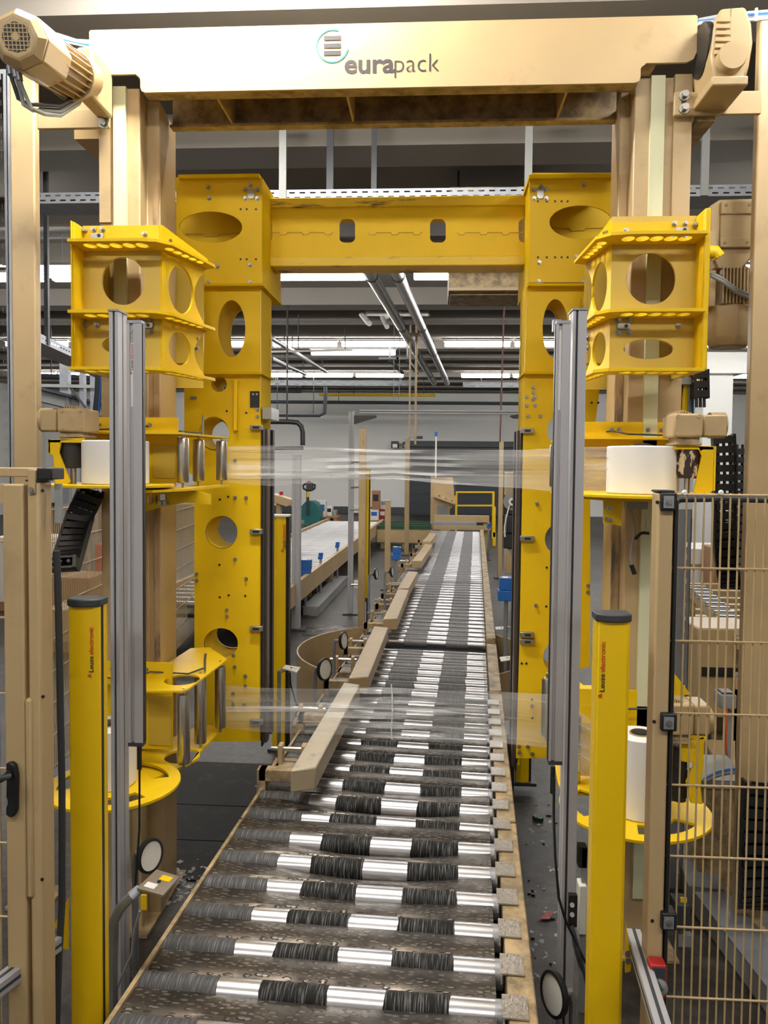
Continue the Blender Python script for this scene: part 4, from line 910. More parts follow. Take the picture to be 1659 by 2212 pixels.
conveyor('third roller conveyor section, bare rollers just beyond the film', [5.30+PITCHR*i for i in range(7)], -5.4, 0, 5.21, 6.58)
conveyor('fourth roller conveyor section, between the blue box and the beige ring', [6.88+PITCHR*i for i in range(22)], -5.6, 0, 6.80, 10.95, n=16)
conveyor('farthest roller conveyor section, ending at the beige stop beam', [11.05+PITCHR*i for i in range(37)], -5.0, 0, 11.0, 17.9, n=12)
# angled guide beams on the left of the rollers
def guide(label, p, q_, z, w_, m_):
    p, q_ = G(*p, z), G(*q_, z); t = thing('guide_beam', label, 'guide rail', tuple((p+q_)/2-Vector((0,0,.1))), 'angled guide beams left of the rollers')
    d = (q_-p); u = d.cross(Vector((0,0,1))).normalized()
    e = p+u*(-w_/2); f = p+u*(w_/2)+d.normalized()*.05; g = q_+u*w_/2; h = q_-u*w_/2+d.normalized()*.04
    MB().prism([(v.x,v.y) for v in (e,f,g,h)], z-.10, z).build('beam', m_, t, bevel=.006)
    for f_ in (.2,.8):
        c = p.lerp(q_, f_); MB().box(c.x-.26, c.x-.02, c.y-.03, c.y+.03, z-.15, z-.1).build('support_arm', BEIGEW, t)
        MB().box(c.x-.27, c.x-.23, c.y-.03, c.y+.03, .1, z-.1).build('support_leg', BEIGEW, t)
    return t
STAINLESS = paint('scuffed_guide_beam', (.40,.33,.22), .4, .25, dirt=.7, scale=8, dcol=(.16,.14,.12))
guide('nearest guide beam, scuffed metal, slanting over the tread plates', (652,1666), (759,1478), .74, .105, STAINLESS)
guide('second guide beam from the camera, clean beige', (773,1466), (823,1355), .74, .12, BEIGE)
guide('third guide beam from the camera, beige, at the right of the beige ring', (842,1338), (871,1274), .74, .12, BEIGE)
guide('fourth guide beam from the camera, beige', (870,1272), (892,1235), .74, .12, BEIGE)
guide('fifth guide beam from the camera, beige', (900,1212), (926,1176), .74, .13, BEIGE)
guide('farthest and smallest beige guide beam', (921,1170), (936,1152), .74, .14, BEIGE)
ordn = ['nearest','second','third','fourth','fifth','sixth','seventh','eighth']
for i, (px, py, dw) in enumerate(((628,1628,.0),(668,1540,0),(742,1432,0),(771,1392,0),(815,1330,0),(830,1302,0),(852,1268,0),(868,1215,0))):
    c = G(px, py, .60); t = thing('guide_adjuster', ordn[i]+' beige clamp block with cross rod at the left conveyor edge', 'clamp', (c.x, c.y, .5), 'guide beam adjusters along the conveyor')
    MB().box(c.x-.09, c.x+.12, c.y-.10, c.y+.06, .53, .555).build('base_plate', BEIGEW, t, bevel=.003)
    MB().box(c.x-.09, c.x+.12, c.y-.11, c.y-.09, .46, .53).build('base_lip', BEIGEW, t)
    MB().box(c.x-.09, c.x-.07, c.y-.08, c.y+.05, .0, .53).build('base_leg', BEIGEW, t)
    for dx in (-.05, .07): MB().box(c.x+dx-.012, c.x+dx+.012, c.y-.03, c.y+.03, .555, .65).build('lug', BEIGE, t, bevel=.003)
    MB().cyl((c.x-.10,c.y,.625), (c.x+.10,c.y,.625), .012, n=10).build('cross_rod', STEEL, t)
# reflectors and sensor plates on rods
def reflector(label, c, r, facing, zfoot, face=WPLAST, rod=None):
    t = thing('reflector', label, 'reflector', (c.x, c.y, zfoot), 'round reflectors at the conveyor edges'); d = Vector(facing).normalized()
    MB().lathe([(0,-.03),(r*.25,-.03),(r*.4,-.012),(r*.95,-.008),(r,0),(r,.012),(r*.86,.014),(r*.85,.008),(0,.008)], c, d, 28).build('rim', BLACK, t)
    MB().lathe([(0,.008),(r*.85,.008),(r*.85,.0095),(0,.0095)], c, d, 28).build('mirror', face, t)
    b = c-d*.03
    MB().tube([b, b-d*.03, b-d*.04+Vector((0,0,-.03)), Vector((b.x-d.x*.04, b.y-d.y*.04, zfoot))], .012, 10).build('rod', rod or GALV, t)
    return t
reflector('black rimmed round reflector at the left, above the small sensor plate', W(322,1848,2.75), .06, (.9,-.42,.1), .0)
reflector('round reflector with dark rim at the bottom, right of the conveyor', W(1199,2147,2.55), .07, (-.9,-.42,.12), .0, rod=STEELP)
reflector('round reflector on a rod between the two nearest clean clamp blocks', G(741,1384,.8), .065, (.95,-.3,.1), 0)
reflector('round reflector on a rod left of the second guide beam', G(700,1446,.8), .07, (.9,-.5,.1), 0)
reflector('small round reflector left of the third guide beam', G(812,1240,1.0), .055, (.97,-.2,.1), 0)
reflector('small round reflector beside the thin bent pipe', G(846,1235,1.0), .055, (.97,-.2,.1), 0)
def sensor(label, corners, z, foot, lab_, pipe, y_off=0):
    P = [G(a_, b_, z) for a_, b_ in corners]; c = sum(P, Vector())/4
    t = thing('sensor_plate', label, 'sensor', (c.x, c.y, 0), 'light barrier plates')
    MB().prism([(p.x,p.y) for p in P], z-.006, z).build('plate', pipe, t)
    for f, m_ in (((.25,.35),WPLAST),((.72,.62),YELP)):
        a = P[0].lerp(P[1], f[0]); b = P[3].lerp(P[2], f[0]); q_ = a.lerp(b, f[1]); w1 = (P[1]-P[0])*.12; w2 = (P[3]-P[0])*.2
        MB().prism([((q_+s1*w1+s2*w2).x, (q_+s1*w1+s2*w2).y) for s1, s2 in ((-1,-1),(1,-1),(1,1),(-1,1))], z, z+.0015).build('sticker', m_, t)
    MB().cyl((c.x,c.y,z), (c.x,c.y,z+.004), .006, n=8).build('screw', BLACK, t)
    MB().tube(foot, .016 if lab_ else .012, 10).build('bent_pipe', GALV, t)
    return t, c
t, c = sensor('small dented sensor plate on a bent pipe, low left of the conveyor', [(296,1918),(338,1878),(388,1893),(352,1934)], .78, [G(300,1922,.765), G(285,1935,.76), G(262,1958,.72), G(246,1990,.64), Vector((G(243,2030,.55).x, G(243,2030,.55).y, .45)), Vector((G(243,2030,.55).x, G(243,2030,.55).y, .0))], True, paint('dented_plate', (.30,.26,.22), .45, .5, dirt=.2))
y_ = MB().pb(304,1934,316,1966,2.55,.006).build('yellow_tag', YELP, t)
MB().tube([W(302,1968,2.56), W(290,2010,2.56), W(285,2060,2.56), W(262,2110,2.56), W(235,2180,2.56)], .005, 6).build('tag_cable', GREY, t)
t, c = sensor('white sensor plate on a rod behind the left yellow leg', [(610,1443),(617,1436),(649,1441),(641,1452)], .86, [G(614,1446,.85), G(608,1450,.84), Vector((G(603,1450,.8).x, G(603,1450,.8).y, .8)), Vector((G(603,1450,.8).x, G(603,1450,.8).y, 0))], False, CARDW)
MB().tube([W(626,1452,5.0), W(628,1480,5.0), W(640,1520,5.0), W(645,1550,5.0)], .006, 6).build('sensor_cable', BLACK, t)
for k, (cs, lab) in enumerate((([(1079,1419),(1108,1416),(1111,1424),(1082,1428)], 'nearer white sensor plate right of the conveyor rail'), ([(1070,1354),(1096,1353),(1097,1358),(1071,1359)], 'farther white sensor plate right of the conveyor rail'))):
    g = G(cs[1][0], cs[1][1], .62); sensor(lab, cs, .62, [g+Vector((0,0,-.005)), g+Vector((.05,0,-.02)), g+Vector((.08,0,-.3)), Vector((g.x+.08,g.y,0))], False, CARDW)
# beige round guards beside the third section
def ring_guard(label, c, R_, a0, a1, z0, z1):
    t = thing('curved_guard', label, 'guard', (c.x, c.y, z0), 'curved beige guards')
    mb = MB(); n = 30; vs = []
    for i in range(n+1):
        a = math.radians(a0+(a1-a0)*i/n)
        for r_ in (R_, R_-.012):
            for z in (z0, z1): vs.append((c.x+r_*math.cos(a), c.y+r_*math.sin(a), z))
    for i in range(n):
        k = i*4; mb.f += [(k,k+4,k+5,k+1),(k+2,k+3,k+7,k+6),(k+1,k+5,k+7,k+3),(k,k+2,k+6,k+4)]
    mb.v = vs; mb.f += [(0,1,3,2),(n*4,n*4+2,n*4+3,n*4+1)]
    mb.build('guard_band', BEIGE, t)
    for a in (a0+20, a1-20):
        p = (c.x+R_*math.cos(math.radians(a)), c.y+R_*math.sin(math.radians(a))); MB().box(p[0]-.06, p[0]+.03, p[1]-.03, p[1]+.03, 0, .03).build('guard_foot', DGREY, t); MB().box(p[0]-.02, p[0]+.0, p[1]-.01, p[1]+.01, 0, z0+.02).build('guard_leg', BEIGEW, t)
g = G(725, 1365, .42); cc = Vector((-.13, 6.85, 0))
ring_guard('curved beige guard left of the conveyor, like part of a drum', cc, 1.04, 95, 228, .06, .46)
ring_guard('curved beige guard right of the conveyor, behind the right yellow leg', cc, 1.0, -62, 60, .06, .46)
# ================================================================== things standing in the hall
def gpost(name, label, x0, x1, yt, yb, z0, m_, cat, group, dep=.06, base=True, slots=False):
    g = G((x0+x1)/2, yb, z0); Y = g.y; a, b = W(x0, (yt+yb)/2, Y).x, W(x1, (yt+yb)/2, Y).x; z1 = W((x0+x1)/2, yt, Y).z
    t = thing(name, label, cat, (g.x, Y, z0), group)
    if slots:
        w_ = b-a; MB().prism([(a,Y),(a+.40*w_,Y),(a+.40*w_,Y+.015),(a+.60*w_,Y+.015),(a+.60*w_,Y),(b,Y),(b,Y+dep),(a,Y+dep)], z0, z1).build('post_body', m_, t)
    else: MB().box(a, b, Y, Y+dep, z0, z1).build('post_body', m_, t, bevel=.004)
    if base: MB().box(a-.06, b+.08, Y-.05, Y+dep+.05, 0, .02).build('foot_plate', DGREY, t)
    MB().box(a-.002, b+.002, Y-.002, Y+dep+.002, z1, z1+.01).build('post_cap', GREY, t)
    return t, Y, a, b, z1
t, Y, a, b, z1 = gpost('aluminium_post', 'short aluminium post left of the conveyor, before the bright rollers', 630, 647, 985, 1362, 0, ALU, 'profile', 'aluminium posts behind the portal', .12, slots=True)
t, Y, a, b, z1 = gpost('aluminium_post', 'tall aluminium post carrying the overhead bar, with white reflector boxes', 752, 763, 889, 1328, 0, ALU, 'profile', 'aluminium posts behind the portal', .08, slots=True)
YG = Y
for py in (998, 1052, 1100, 1262):
    p = W(768, py, Y); MB().box(p.x-.02, p.x+.06, Y-.02, Y+.03, p.z-.05, p.z+.05).build('reflector_box', WPLAST, t); MB().cyl((p.x-.06,Y-.03,p.z), (p.x+.07,Y-.03,p.z), .012, n=8).build('clamp_rod', STEEL, t)
q_ = thing('overhead_bar', 'white aluminium bar spanning over the conveyor behind the portal', 'bar', W(950,892,YG)-Vector((0,0,.02)))
e0, e1 = W(776, 889, YG), W(1128, 895, YG)
MB().beam((e0.x,YG+.03,e0.z), (e1.x,YG+.03,e0.z), .08, .05).build('bar', ALU, q_); MB().beam((e0.x,YG-.011,e0.z), (e1.x,YG-.011,e0.z), .002, .012).build('slot', DGREY, q_)
mb = MB(); px_plate(mb, [(763,897),(813,897),(814,902),(763,917)], YG+.02, .02); mb.build('corner_bracket', BLACK, q_)
mb = MB(); px_plate(mb, [(1126,895),(1126,905),(1108,904),(1101,900),(1104,897)], YG+.02, .02); mb.build('corner_bracket', BLACK, q_)
t, Y, a, b, z1 = gpost('slotted_post', 'beige slotted post standing left of the conveyor, at the beige ring', 774, 789, 925, 1390, .0, BEIGE, 'post', 'beige posts behind the portal', .06)
for py in (938, 957, 1172, 1212): p = W(785, py, Y); MB().box(p.x-.006, p.x+.006, Y-.003, Y+.001, p.z-.035, p.z+.035).build('slot', TANW, t)
t = thing('light_curtain_post', 'thin yellow light curtain strip beside the beige slotted post', 'safety post', W(793,1294,Y+.25), 'yellow light curtain posts behind the portal')
MB().pb(787,1013,799,1292,Y+.2,.07).build('post_housing', YELP, t, bevel=.004); MB().pb(796,1016,799,1290,Y+.196,.004).build('optics_window', BLACK, t)
MB().tube([W(788,1292,Y+.22), W(785,1310,Y+.22), W(783,1390,Y+.22)], .012, 6).build('post_cable', BLACK, t)
MB().pb(789,1292,796,1300,Y+.2,.07).build('end_cap', DGREY, t); p = W(793,1296,Y+.23); MB().cyl((p.x,p.y,0),(p.x,p.y,p.z),.01,n=8).build('stand_rod', DGREY, t)
# second conveyor with bright rollers, left rear
a0, a1 = G(672,1232,.55), G(822,1124,.55); dd = (a1-a0).normalized(); uu = Vector((-dd.y, dd.x, 0)); wid = 1.35
t = thing('roller_conveyor', 'wide conveyor of bright rollers at the left rear, beyond the short aluminium post', 'conveyor', tuple((a0+a1)/2-Vector((0,0,.5))), 'other conveyors in the hall')
mb = MB().lathe([(.01,-.02),(.01,0),(.036,0),(.036,wid),(.01,wid),(.01,wid+.02)], (-wid/2,0,0), (1,0,0), 12); me2 = mb.mesh('roller'); me2.materials.append(STEELR)
LN = (a1-a0).length; st_ = a0-dd*2.6
MB().prism([(v.x,v.y) for v in (st_, a1, a1+uu*wid, st_+uu*wid)], .36, .40).build('gap_shade_sheet', BLACK, t)  # black sheet standing in for the shade in the roller gaps
n_ = int((LN+2.6)/.27)
for i in range(n_):
    c = st_+dd*(.27*i)+uu*wid/2; put(me2, 'roller', t, (c.x, c.y, .51), math.atan2(uu.y, uu.x))
for s_, o_ in ((-.06, 0),(wid+.06, 0)):
    p, q_ = st_+uu*s_, a1+uu*s_; MB().beam((p.x,p.y,.45), (q_.x,q_.y,.45), .06, .26).build('side_rail', BEIGE, t)
for f in (.05,.35,.65,.95):
    p = st_.lerp(a1, f); MB().box(p.x-.04, p.x+.04, p.y-.04, p.y+.04, 0, .33).build('leg', BEIGEW, t); p = p+uu*wid; MB().box(p.x-.04, p.x+.04, p.y-.04, p.y+.04, 0, .33).build('leg', BEIGEW, t)
# grey cable duct along its foot, two drives, blue boxes
p, q_ = G(670,1312,.12), G(738,1245,.12)
t = thing('cable_duct', 'grey floor cable duct in front of the drive motors at the left rear', 'cable duct', tuple((p+q_)/2-Vector((0,0,.12))), 'grey cable ducts')
MB().beam(p-Vector((0,0,.07)), q_-Vector((0,0,.07)), .2, .14).build('duct', GREY, t, bevel=.006); MB().beam(p+Vector((0,0,.003)), q_+Vector((0,0,.003)), .22, .012).build('duct_lid', GREY, t)
for k, (x0, y0, x1, y1, lab) in enumerate(((655,1252,686,1290,'nearer grey drive motor beside the bright roller conveyor'),(690,1222,722,1250,'farther grey drive motor beside the bright roller conveyor'))):
    g = G((x0+x1)/2, y1+6, 0.0); Y = g.y; t = thing('drive_motor', lab, 'motor', (g.x, Y, 0), 'grey drive motors')
    c = W((x0+x1)/2, (y0+y1)/2, Y); r_ = (y1-y0)*Y/1700*.42
    MB().cyl((c.x-.16,Y,c.z), (c.x+.08,Y+.1,c.z), r_, n=20).build('motor_can', GREY, t)
    for i in range(5): MB().cyl((c.x-.12+.04*i,Y+.02+.015*i,c.z), (c.x-.11+.04*i,Y+.024+.015*i,c.z), r_*1.12, n=20).build('cooling_fin', DGREY, t)
    MB().box(c.x-.08, c.x+.06, Y-.05, Y+.1, c.z+r_*.9, c.z+r_*1.5).build('terminal_box', DGREY, t); MB().box(c.x-.1, c.x+.1, Y-.06, Y+.12, 0, c.z-r_*.8).build('motor_foot', GREY, t)
    MB().box(c.x-.06, c.x+.03, Y-.065, Y-.06, .06, .15).build('yellow_tag', YELP, t)
def blue_box(label, x0, y0, x1, y1, Y, foot=True):
    c = W((x0+x1)/2, y1, Y); t = thing('sensor_box', label, 'sensor box', (c.x, Y, 0), 'blue sensor boxes'); a, b, z0, z1 = rect(x0, y0, x1, y1, Y); d = (b-a)*.8
    zm = z0+(z1-z0)*.45
    MB().box(a+.1*(b-a), b, Y, Y+d, zm, z1).build('upper_housing', BLUE, t, bevel=.006); MB().box(a, b-.05*(b-a), Y-.02, Y+d, z0, zm).build('lower_housing', BLUE, t, bevel=.006)
    MB().box(a+.25*(b-a), a+.6*(b-a), Y-.0, Y+d*.6, z1, z1+.004).build('box_sticker', WPLAST, t)
    MB().cyl((c.x,Y+d/2,0), (c.x,Y+d/2,z0), .018, n=10).build('stand_rod', GALV, t); MB().box(c.x-.06, c.x+.06, Y+d/2-.05, Y+d/2+.05, 0, .012).build('foot_plate', DGREY, t)
blue_box('blue stacked sensor box beside the short aluminium post', 646, 1210, 671, 1248, 10.5)
blue_box('small blue sensor box on the bright roller conveyor, nearer of two', 687, 1194, 697, 1208, 11.6)
blue_box('small blue sensor box on the bright roller conveyor, farther of two', 724, 1171, 733, 1183, 13.2)
blue_box('blue sensor box left of the far guide beams', 846, 1182, 866, 1210, 9.6)
blue_box('large blue sensor box standing right of the conveyor', 1076, 1249, 1113, 1298, 6.6)
blue_box('small blue sensor box at the far end of the conveyor', 1052, 1130, 1060, 1141, 17)
# far cross conveyor with green chain guides, at the rear
for lab, Y, q0, q1 in (('green chain guides on a beige frame at the left rear, before the pallet truck', 17.5, 556, 645), ('beige cross conveyor with green chain guides at the rear, left of the end stop', 19.0, 815, 932)):
    t = thing('chain_conveyor', lab, 'conveyor', (W((q0+q1)/2,1150,Y).x, Y, 0), 'cross conveyors with green guides'); xa_, xb_ = W(q0,1150,Y).x, W(q1,1150,Y).x
    for k in range(3): MB().box(xa_, xb_, Y+k*.7, Y+k*.7+.14, .48, .56).build('chain_guide', GREEN, t)
    for k in range(2): MB().box(xa_, xb_, Y+.2+k*.7, Y+.6+k*.7, .44, .5).build('deck_plate', BEIGE, t)
    MB().box(xa_, xb_, Y-.1, Y-.04, .16, .46).build('front_beam', BEIGE, t)
    for f in (.1,.5,.9): x = xa_+(xb_-xa_)*f; MB().box(x-.05, x+.05, Y, Y+.1, 0, .46).build('leg', BEIGE, t)
# beige post in front of it, lower crossing beams
gpost('short_post', 'short beige post with a round bolt before the green chain guides', 831, 843, 1083, 1275, 0, BEIGE, 'post', 'beige posts behind the portal', .08)
gpost('short_post', 'narrow beige post hanging low beside the far guide beams', 874, 884, 950, 1200, 0, BEIGE, 'post', 'beige posts behind the portal', .08)
gpost('slotted_post', 'tall thin beige post at the right rear, before the dark roller door', 1077, 1086, 952, 1250, 0, BEIGE, 'post', 'beige posts behind the portal', .08)
# electric pallet truck
Y = 24.0; P = lambda px, py: W(px, py, Y); k = Y/1700
t = thing('pallet_truck', 'teal electric pallet truck with black loop handle at the rear wall', 'pallet truck', (P(669,1130).x, Y+.4, 0))
mb = MB(); px_plate(mb, [(648,1133),(692,1133),(692,1102),(684,1088),(676,1083),(660,1083),(650,1094),(648,1102)], Y, .7); mb.build('chassis', TEAL, t, bevel=.02)
for px in (655, 686): c = P(px, 1133); MB().cyl((c.x-.05,Y+.2,.1), (c.x+.05,Y+.2,.1), .1, n=16).build('wheel', BLACK, t)
MB().beam(P(665,1112)+Vector((0,-.05,0)), P(666,1060)+Vector((0,-.1,0)), .08, .06).build('tiller', DGREY, t); MB().pb(663,1062,668,1074,Y-.15,.06).build('tiller_sticker', YELP, t)
lp = [P(656+0,1048), P(663,1044), P(675,1044), P(682,1048), P(681,1055), P(674,1059), P(664,1059), P(657,1055), P(656,1048)]
h_ = MB().tube([p+Vector((0,-.12,0)) for p in lp], .03, 8).build('loop_handle', BLACK, t); MB().pb(661,1044,677,1060,Y-.16,.07).build('handle_head', DGREY, h_, bevel=.02); MB().pb(663,1039,671,1044,Y-.15,.06).build('red_switch', RED, h_, bevel=.02)
for x_ in (-.28, .12): c = P(669,1130); MB().box(c.x+x_, c.x+x_+.17, Y+.7, Y+1.9, .05, .13).build('fork', TEAL, t)
MB().pb(650,1123,657,1131,Y-.01,.01).build('data_plate', GREY, t)
# cartons by the wall
def carton(label, x0, y0, x1, y1, Y, m_, stripe=None, dep=.4):
    a, b, z0, z1 = rect(x0, y0, x1, y1, Y); t = thing('carton', label, 'box', ((a+b)/2, Y+dep/2, max(z0, 0)), 'cartons by the rear wall')
    MB().box(a, b, Y, Y+dep, max(z0,0), z1).build('carton_body', m_, t, bevel=.008)
    if stripe: MB().box(a+.15*(b-a), b-.15*(b-a), Y-.003, Y, z0+(z1-z0)*.45, z0+(z1-z0)*.8).build('printed_panel', stripe, t)
    MB().box(a+.46*(b-a), a+.54*(b-a), Y-.002, Y+dep, z1, z1+.002).build('packing_tape', TAN, t); return t
carton('tall white, blue and red carton behind the teal pallet truck', 690, 1082, 703, 1122, 24.6, CARDW, BLUE)
carton('orange and white carton directly behind the teal pallet truck', 672, 1082, 689, 1120, 25.3, CARDW, paint('orange_print', (.65,.12,.02), .6))
carton('small white carton right of the pallet truck', 705, 1094, 717, 1116, 25, CARDW, TXTK)
carton('small grey carton at the end of the carton row', 718, 1103, 726, 1118, 25, GREY)
carton('tall brown carton with a dark printed panel, right of the thin yellow strip', 803, 1060, 820, 1101, 23, CARD, TXTD)
carton('white carton below the tall brown carton', 799, 1101, 817, 1125, 23, CARDW, BLUE)
carton('white stacked carton right of the tall brown carton', 821, 1080, 838, 1100, 23.4, CARDW, GREY)
carton('dark red carton under the white stacked carton', 819, 1100, 833, 1124, 23.4, paint('wine_red_print', (.3,.01,.02), .6), WPLAST)
tag(MB().box(W(640,1140,23.5).x, W(860,1140,23.5).x, 23, 26.2, 0, .001).build('floor_mat', DGREY), 'dark floor mat under the cartons at the rear wall', 'mat')
for lab, x0, x1, Y in (('wooden pallet under the cartons beside the pallet truck', 690, 728, 24.4), ('wooden pallet under the brown, white and red cartons', 797, 842, 22.9)):
    a, b = W(x0,1120,Y).x, W(x1,1120,Y).x; zt_ = .36 if Y > 24 else .385; t = thing('pallet', lab, 'pallet', ((a+b)/2, Y+.5, 0), 'wooden pallets'); 
    for i in range(4): MB().box(a, b, Y+.02+.28*i, Y+.22+.28*i, zt_-.03, zt_).build('deck_board', CARD, t)
    for x in (a, (a+b)/2-.06, b-.12): MB().box(x, x+.12, Y+.02, Y+1.06, .001, zt_-.03).build('block', CARD, t)
# operator desks
Y = 20.0; t = thing('control_cabinet', 'beige control cabinet with a sloping button panel at the conveyor end', 'control cabinet', (W(958,1115,Y).x, Y+.4, 0))
mb = MB(); vs = [(a_, b_) for a_, b_ in ((936,1116),(972,1116),(972,1104),(984,1093),(984,1087),(979,1080),(973,1032),(936,1032))]
px_plate(mb, [(936,1150),(972,1150),(972,1100),(985,1090),(985,1085),(978,1032),(936,1032)], Y, .55); mb.build('cabinet_body', BEIGE, t, bevel=.01)
mb = MB(); a, b = W(936,1072,Y-.22), W(986,1090,Y-.22); mb.beam((a.x,Y-.12,a.z+.01), (b.x,Y-.12,b.z+.01), .28, .06); dk = mb.build('button_desk', BEIGE, t, bevel=.008)
for f, m_ in ((.25,RED),(.4,WPLAST),(.55,BLACK),(.8,BLACK)): c = a.lerp(b, f); MB().cyl((c.x,Y-.15,c.z+.04), (c.x+.01,Y-.15,c.z+.075 if f < .3 else c.z+.055), .025, n=10).build('button', m_, dk)
MB().pb(945,1092,966,1112,Y-.02,.02).build('vent_grille', GREY, t); MB().pb(981,1036,985,1070,Y-.01,.3).build('side_screen', DGREY, t)
MB().pb(930,1028,936,1150,Y+.02,.5).build('cabinet_side', BEIGE, t)
p = W(941,1032,Y); b = thing('beacon', 'blue signal beacon on a thin white pole above the control cabinet', 'beacon', (p.x, Y+.2, p.z))
MB().cyl((p.x,Y+.2,p.z), (p.x,Y+.2,W(941,942,Y).z), .022, n=10).build('pole', WPLAST, b); MB().cyl((p.x,Y+.2,W(941,942,Y).z), (p.x,Y+.2,W(941,932,Y).z), .036, n=14).build('beacon_lens', BLUE, b)
Y = 12.5; t = thing('control_desk', 'beige tilted control desk behind the left yellow leg', 'control desk', (W(608,1095,Y).x, Y+.1, 0))
mb = MB(); px_plate(mb, [(588,1067),(628,1079),(629,1090),(618,1095),(588,1085)], Y, .3); mb.build('desk_body', BEIGE, t, bevel=.01); c = W(605,1066,Y); MB().cyl((c.x,Y+.1,c.z-.03), (c.x,Y+.1,c.z+.03), .03, n=12).build('red_button', RED, t); MB().pb(596,1086,606,1260,Y+.1,.1).build('desk_stand', BEIGE, t)
# end stop beam of the conveyor, yellow railing
Y = 17.95; t = thing('end_stop', 'beige stop beam across the far end of the roller conveyor', 'stop beam', (W(996,1128,Y).x, Y, 0))
MB().pb(936,1114,1057,1128,Y+.5,.2).build('upper_beam', BEIGE, t); MB().pb(936,1128,1030,1138,Y+.3,.2).build('grey_beam', GREY, t, bevel=.01); MB().pb(936,1136,1060,1145,Y+.25,.2).build('lower_beam', BEIGE, t)
for px in (945,1050): g = W(px,1140,Y+.5); MB().box(g.x-.06, g.x+.06, Y+.55, Y+.65, 0, g.z+.1).build('leg', BEIGE, t)
Y = 22.0; t = thing('safety_railing', 'yellow tube railing before the dark roller door', 'railing', (W(1028,1115,Y).x, Y, 0))
for py in (1063, 1092): a, b = W(984,py,Y), W(1067,py,Y); MB().beam(a, b, .05, .045).build('rail', YELP, t)
for px in (986,1066): a = W(px,1062,Y); MB().box(a.x-.03, a.x+.03, Y-.02, Y+.03, 0, a.z).build('railing_post', YELP, t)
t = thing('railing_end', 'bent yellow guard plate at the right end of the railing', 'railing', (W(1068,1120,20).x, 20, 0)); mb = MB(); px_plate(mb, [(1066,1090),(1071,1096),(1070,1160),(1065,1160)], 20, .05); mb.build('guard_plate', YELP, t)
a = W(1068,1150,20); MB().box(a.x-.04, a.x+.04, 20, 20.06, 0, a.z).build('foot', YELP, t)
# label printer tower at the right of the conveyor
Y = 9.0; t = thing('label_printer', 'black label printer with a white label reel, left of the right yellow leg', 'printer', (W(1106,1200,Y).x, Y+.1, 0))
MB().pb(1089,1072,1120,1112,Y+.06,.04).build('reel_plate', BLACK, t, bevel=.01); c = W(1107,1084,Y); 
MB().lathe([(.0,0),(.10,0),(.10,.01),(0,.01)], (c.x,Y+.05,c.z), (0,-1,0), 28).build('reel_disc', GREY, t); rl = MB().lathe([(.02,0),(.045,0),(.045,.06),(.02,.06),(.02,0)], (c.x,Y+.04,c.z), (0,-1,0), 24).build('label_reel', WPLAST, t)
MB().cyl((c.x,Y+.04,c.z), (c.x,Y-.025,c.z), .018, n=12).build('reel_core', BLACK, rl)
MB().tube([W(1101,1090,Y), W(1093,1120,Y), W(1090,1140,Y), W(1091,1160,Y)], .008, 6).build('label_web', WPLAST, t)
MB().pb(1095,1113,1125,1152,Y,.25).build('printer_body', BLACK, t, bevel=.012); MB().pb(1107,1120,1117,1135,Y-.003,.004).build('printer_sticker', WPLAST, t); MB().pb(1088,1150,1108,1185,Y+.05,.15).build('printer_arm', BLACK, t, bevel=.01)
mb = MB(); px_plate(mb, [(1092,1176),(1120,1165),(1116,1200),(1106,1204)], Y+.1, .02); mb.build('grey_bracket', GREY, t); MB().pb(1106,1150,1116,1394,Y+.2,.08).build('printer_stand', BEIGE, t)
t = tag(MB().pb(1094,1020,1122,1072,11.5,.35).pb(1094,1072,1122,1240,11.5,.3).build('switch_cabinet', BEIGE, bevel=.01), 'tall beige cabinet behind the label printer', 'cabinet')
t = thing('black_tray', 'flat black tray on the floor side of the right rail, by the right yellow leg', 'tray', W(1100,1605,4.6)); MB().pb(1086,1590,1122,1622,4.6,.3).build('tray_body', BLACK, t, bevel=.02); a = W(1104,1620,4.7); MB().box(a.x-.02, a.x+.02, 4.7, 4.74, 0, a.z+.01).build('tray_stand', DGREY, t)
# drop tubes and cords from the ceiling
for k, (px, py, dx, Y, r_, m_, lab) in enumerate(((884,955,0,16,.018,BEIGE,'left of two beige drop tubes hanging over the conveyor'),(897,960,0,16,.022,BEIGE,'right of two beige drop tubes hanging over the conveyor'),
        (850,862,0,16,.006,GREY,'left thin cord hanging from the ceiling'),(862,862,0,16,.006,GREY,'right thin cord hanging from the ceiling'),(1080,955,2,13,.014,paint('brown_rod', (.12,.05,.04), .6),'thin brown rod hanging at the right rear'))):
    a = W(px, py, Y); tag(MB().cyl((a.x,Y,a.z), (a.x+.02*dx,Y,5.15), r_, n=10).build('drop_tube' if r_ > .01 else 'hanging_cord', m_), lab, 'tube' if r_ > .01 else 'cord')
a, b = W(880,945,15.97), W(912,945,15.97); t = thing('pull_handle', 'black handle bar on the beige drop tubes', 'handle', W(897,945,15.97)); MB().beam(a, b, .012, .012).build('cross_bar', GREY, t); MB().pb(900,942,913,948,15.95,.04).build('grip', BLACK, t, bevel=.01)
def wallbox(label, x0, y0, x1, y1, Y, m_):
    c = W((x0+x1)/2, y1, Y); t = thing('wall_speaker', label, 'device', c, 'black devices at the rear wall'); MB().pb(x0,y0,x1,y1,Y,.2).build('housing', m_, t, bevel=.02); MB().pb(x0+3,y0+6,x1-3,y1-1,Y-.01,.01).build('front_label', WPLAST, t); MB().pb(x0+2,y0+2,x1-2,y1-4,Y+.2,31.71-Y-.2).build('wall_arm', GREY, t)
wallbox('black device with a white label on the rear wall, left of the drop tubes', 845, 953, 861, 968, 31.2, BLACK); wallbox('narrow black device on the rear wall, at the door edge', 870, 954, 877, 968, 31.2, BLACK)
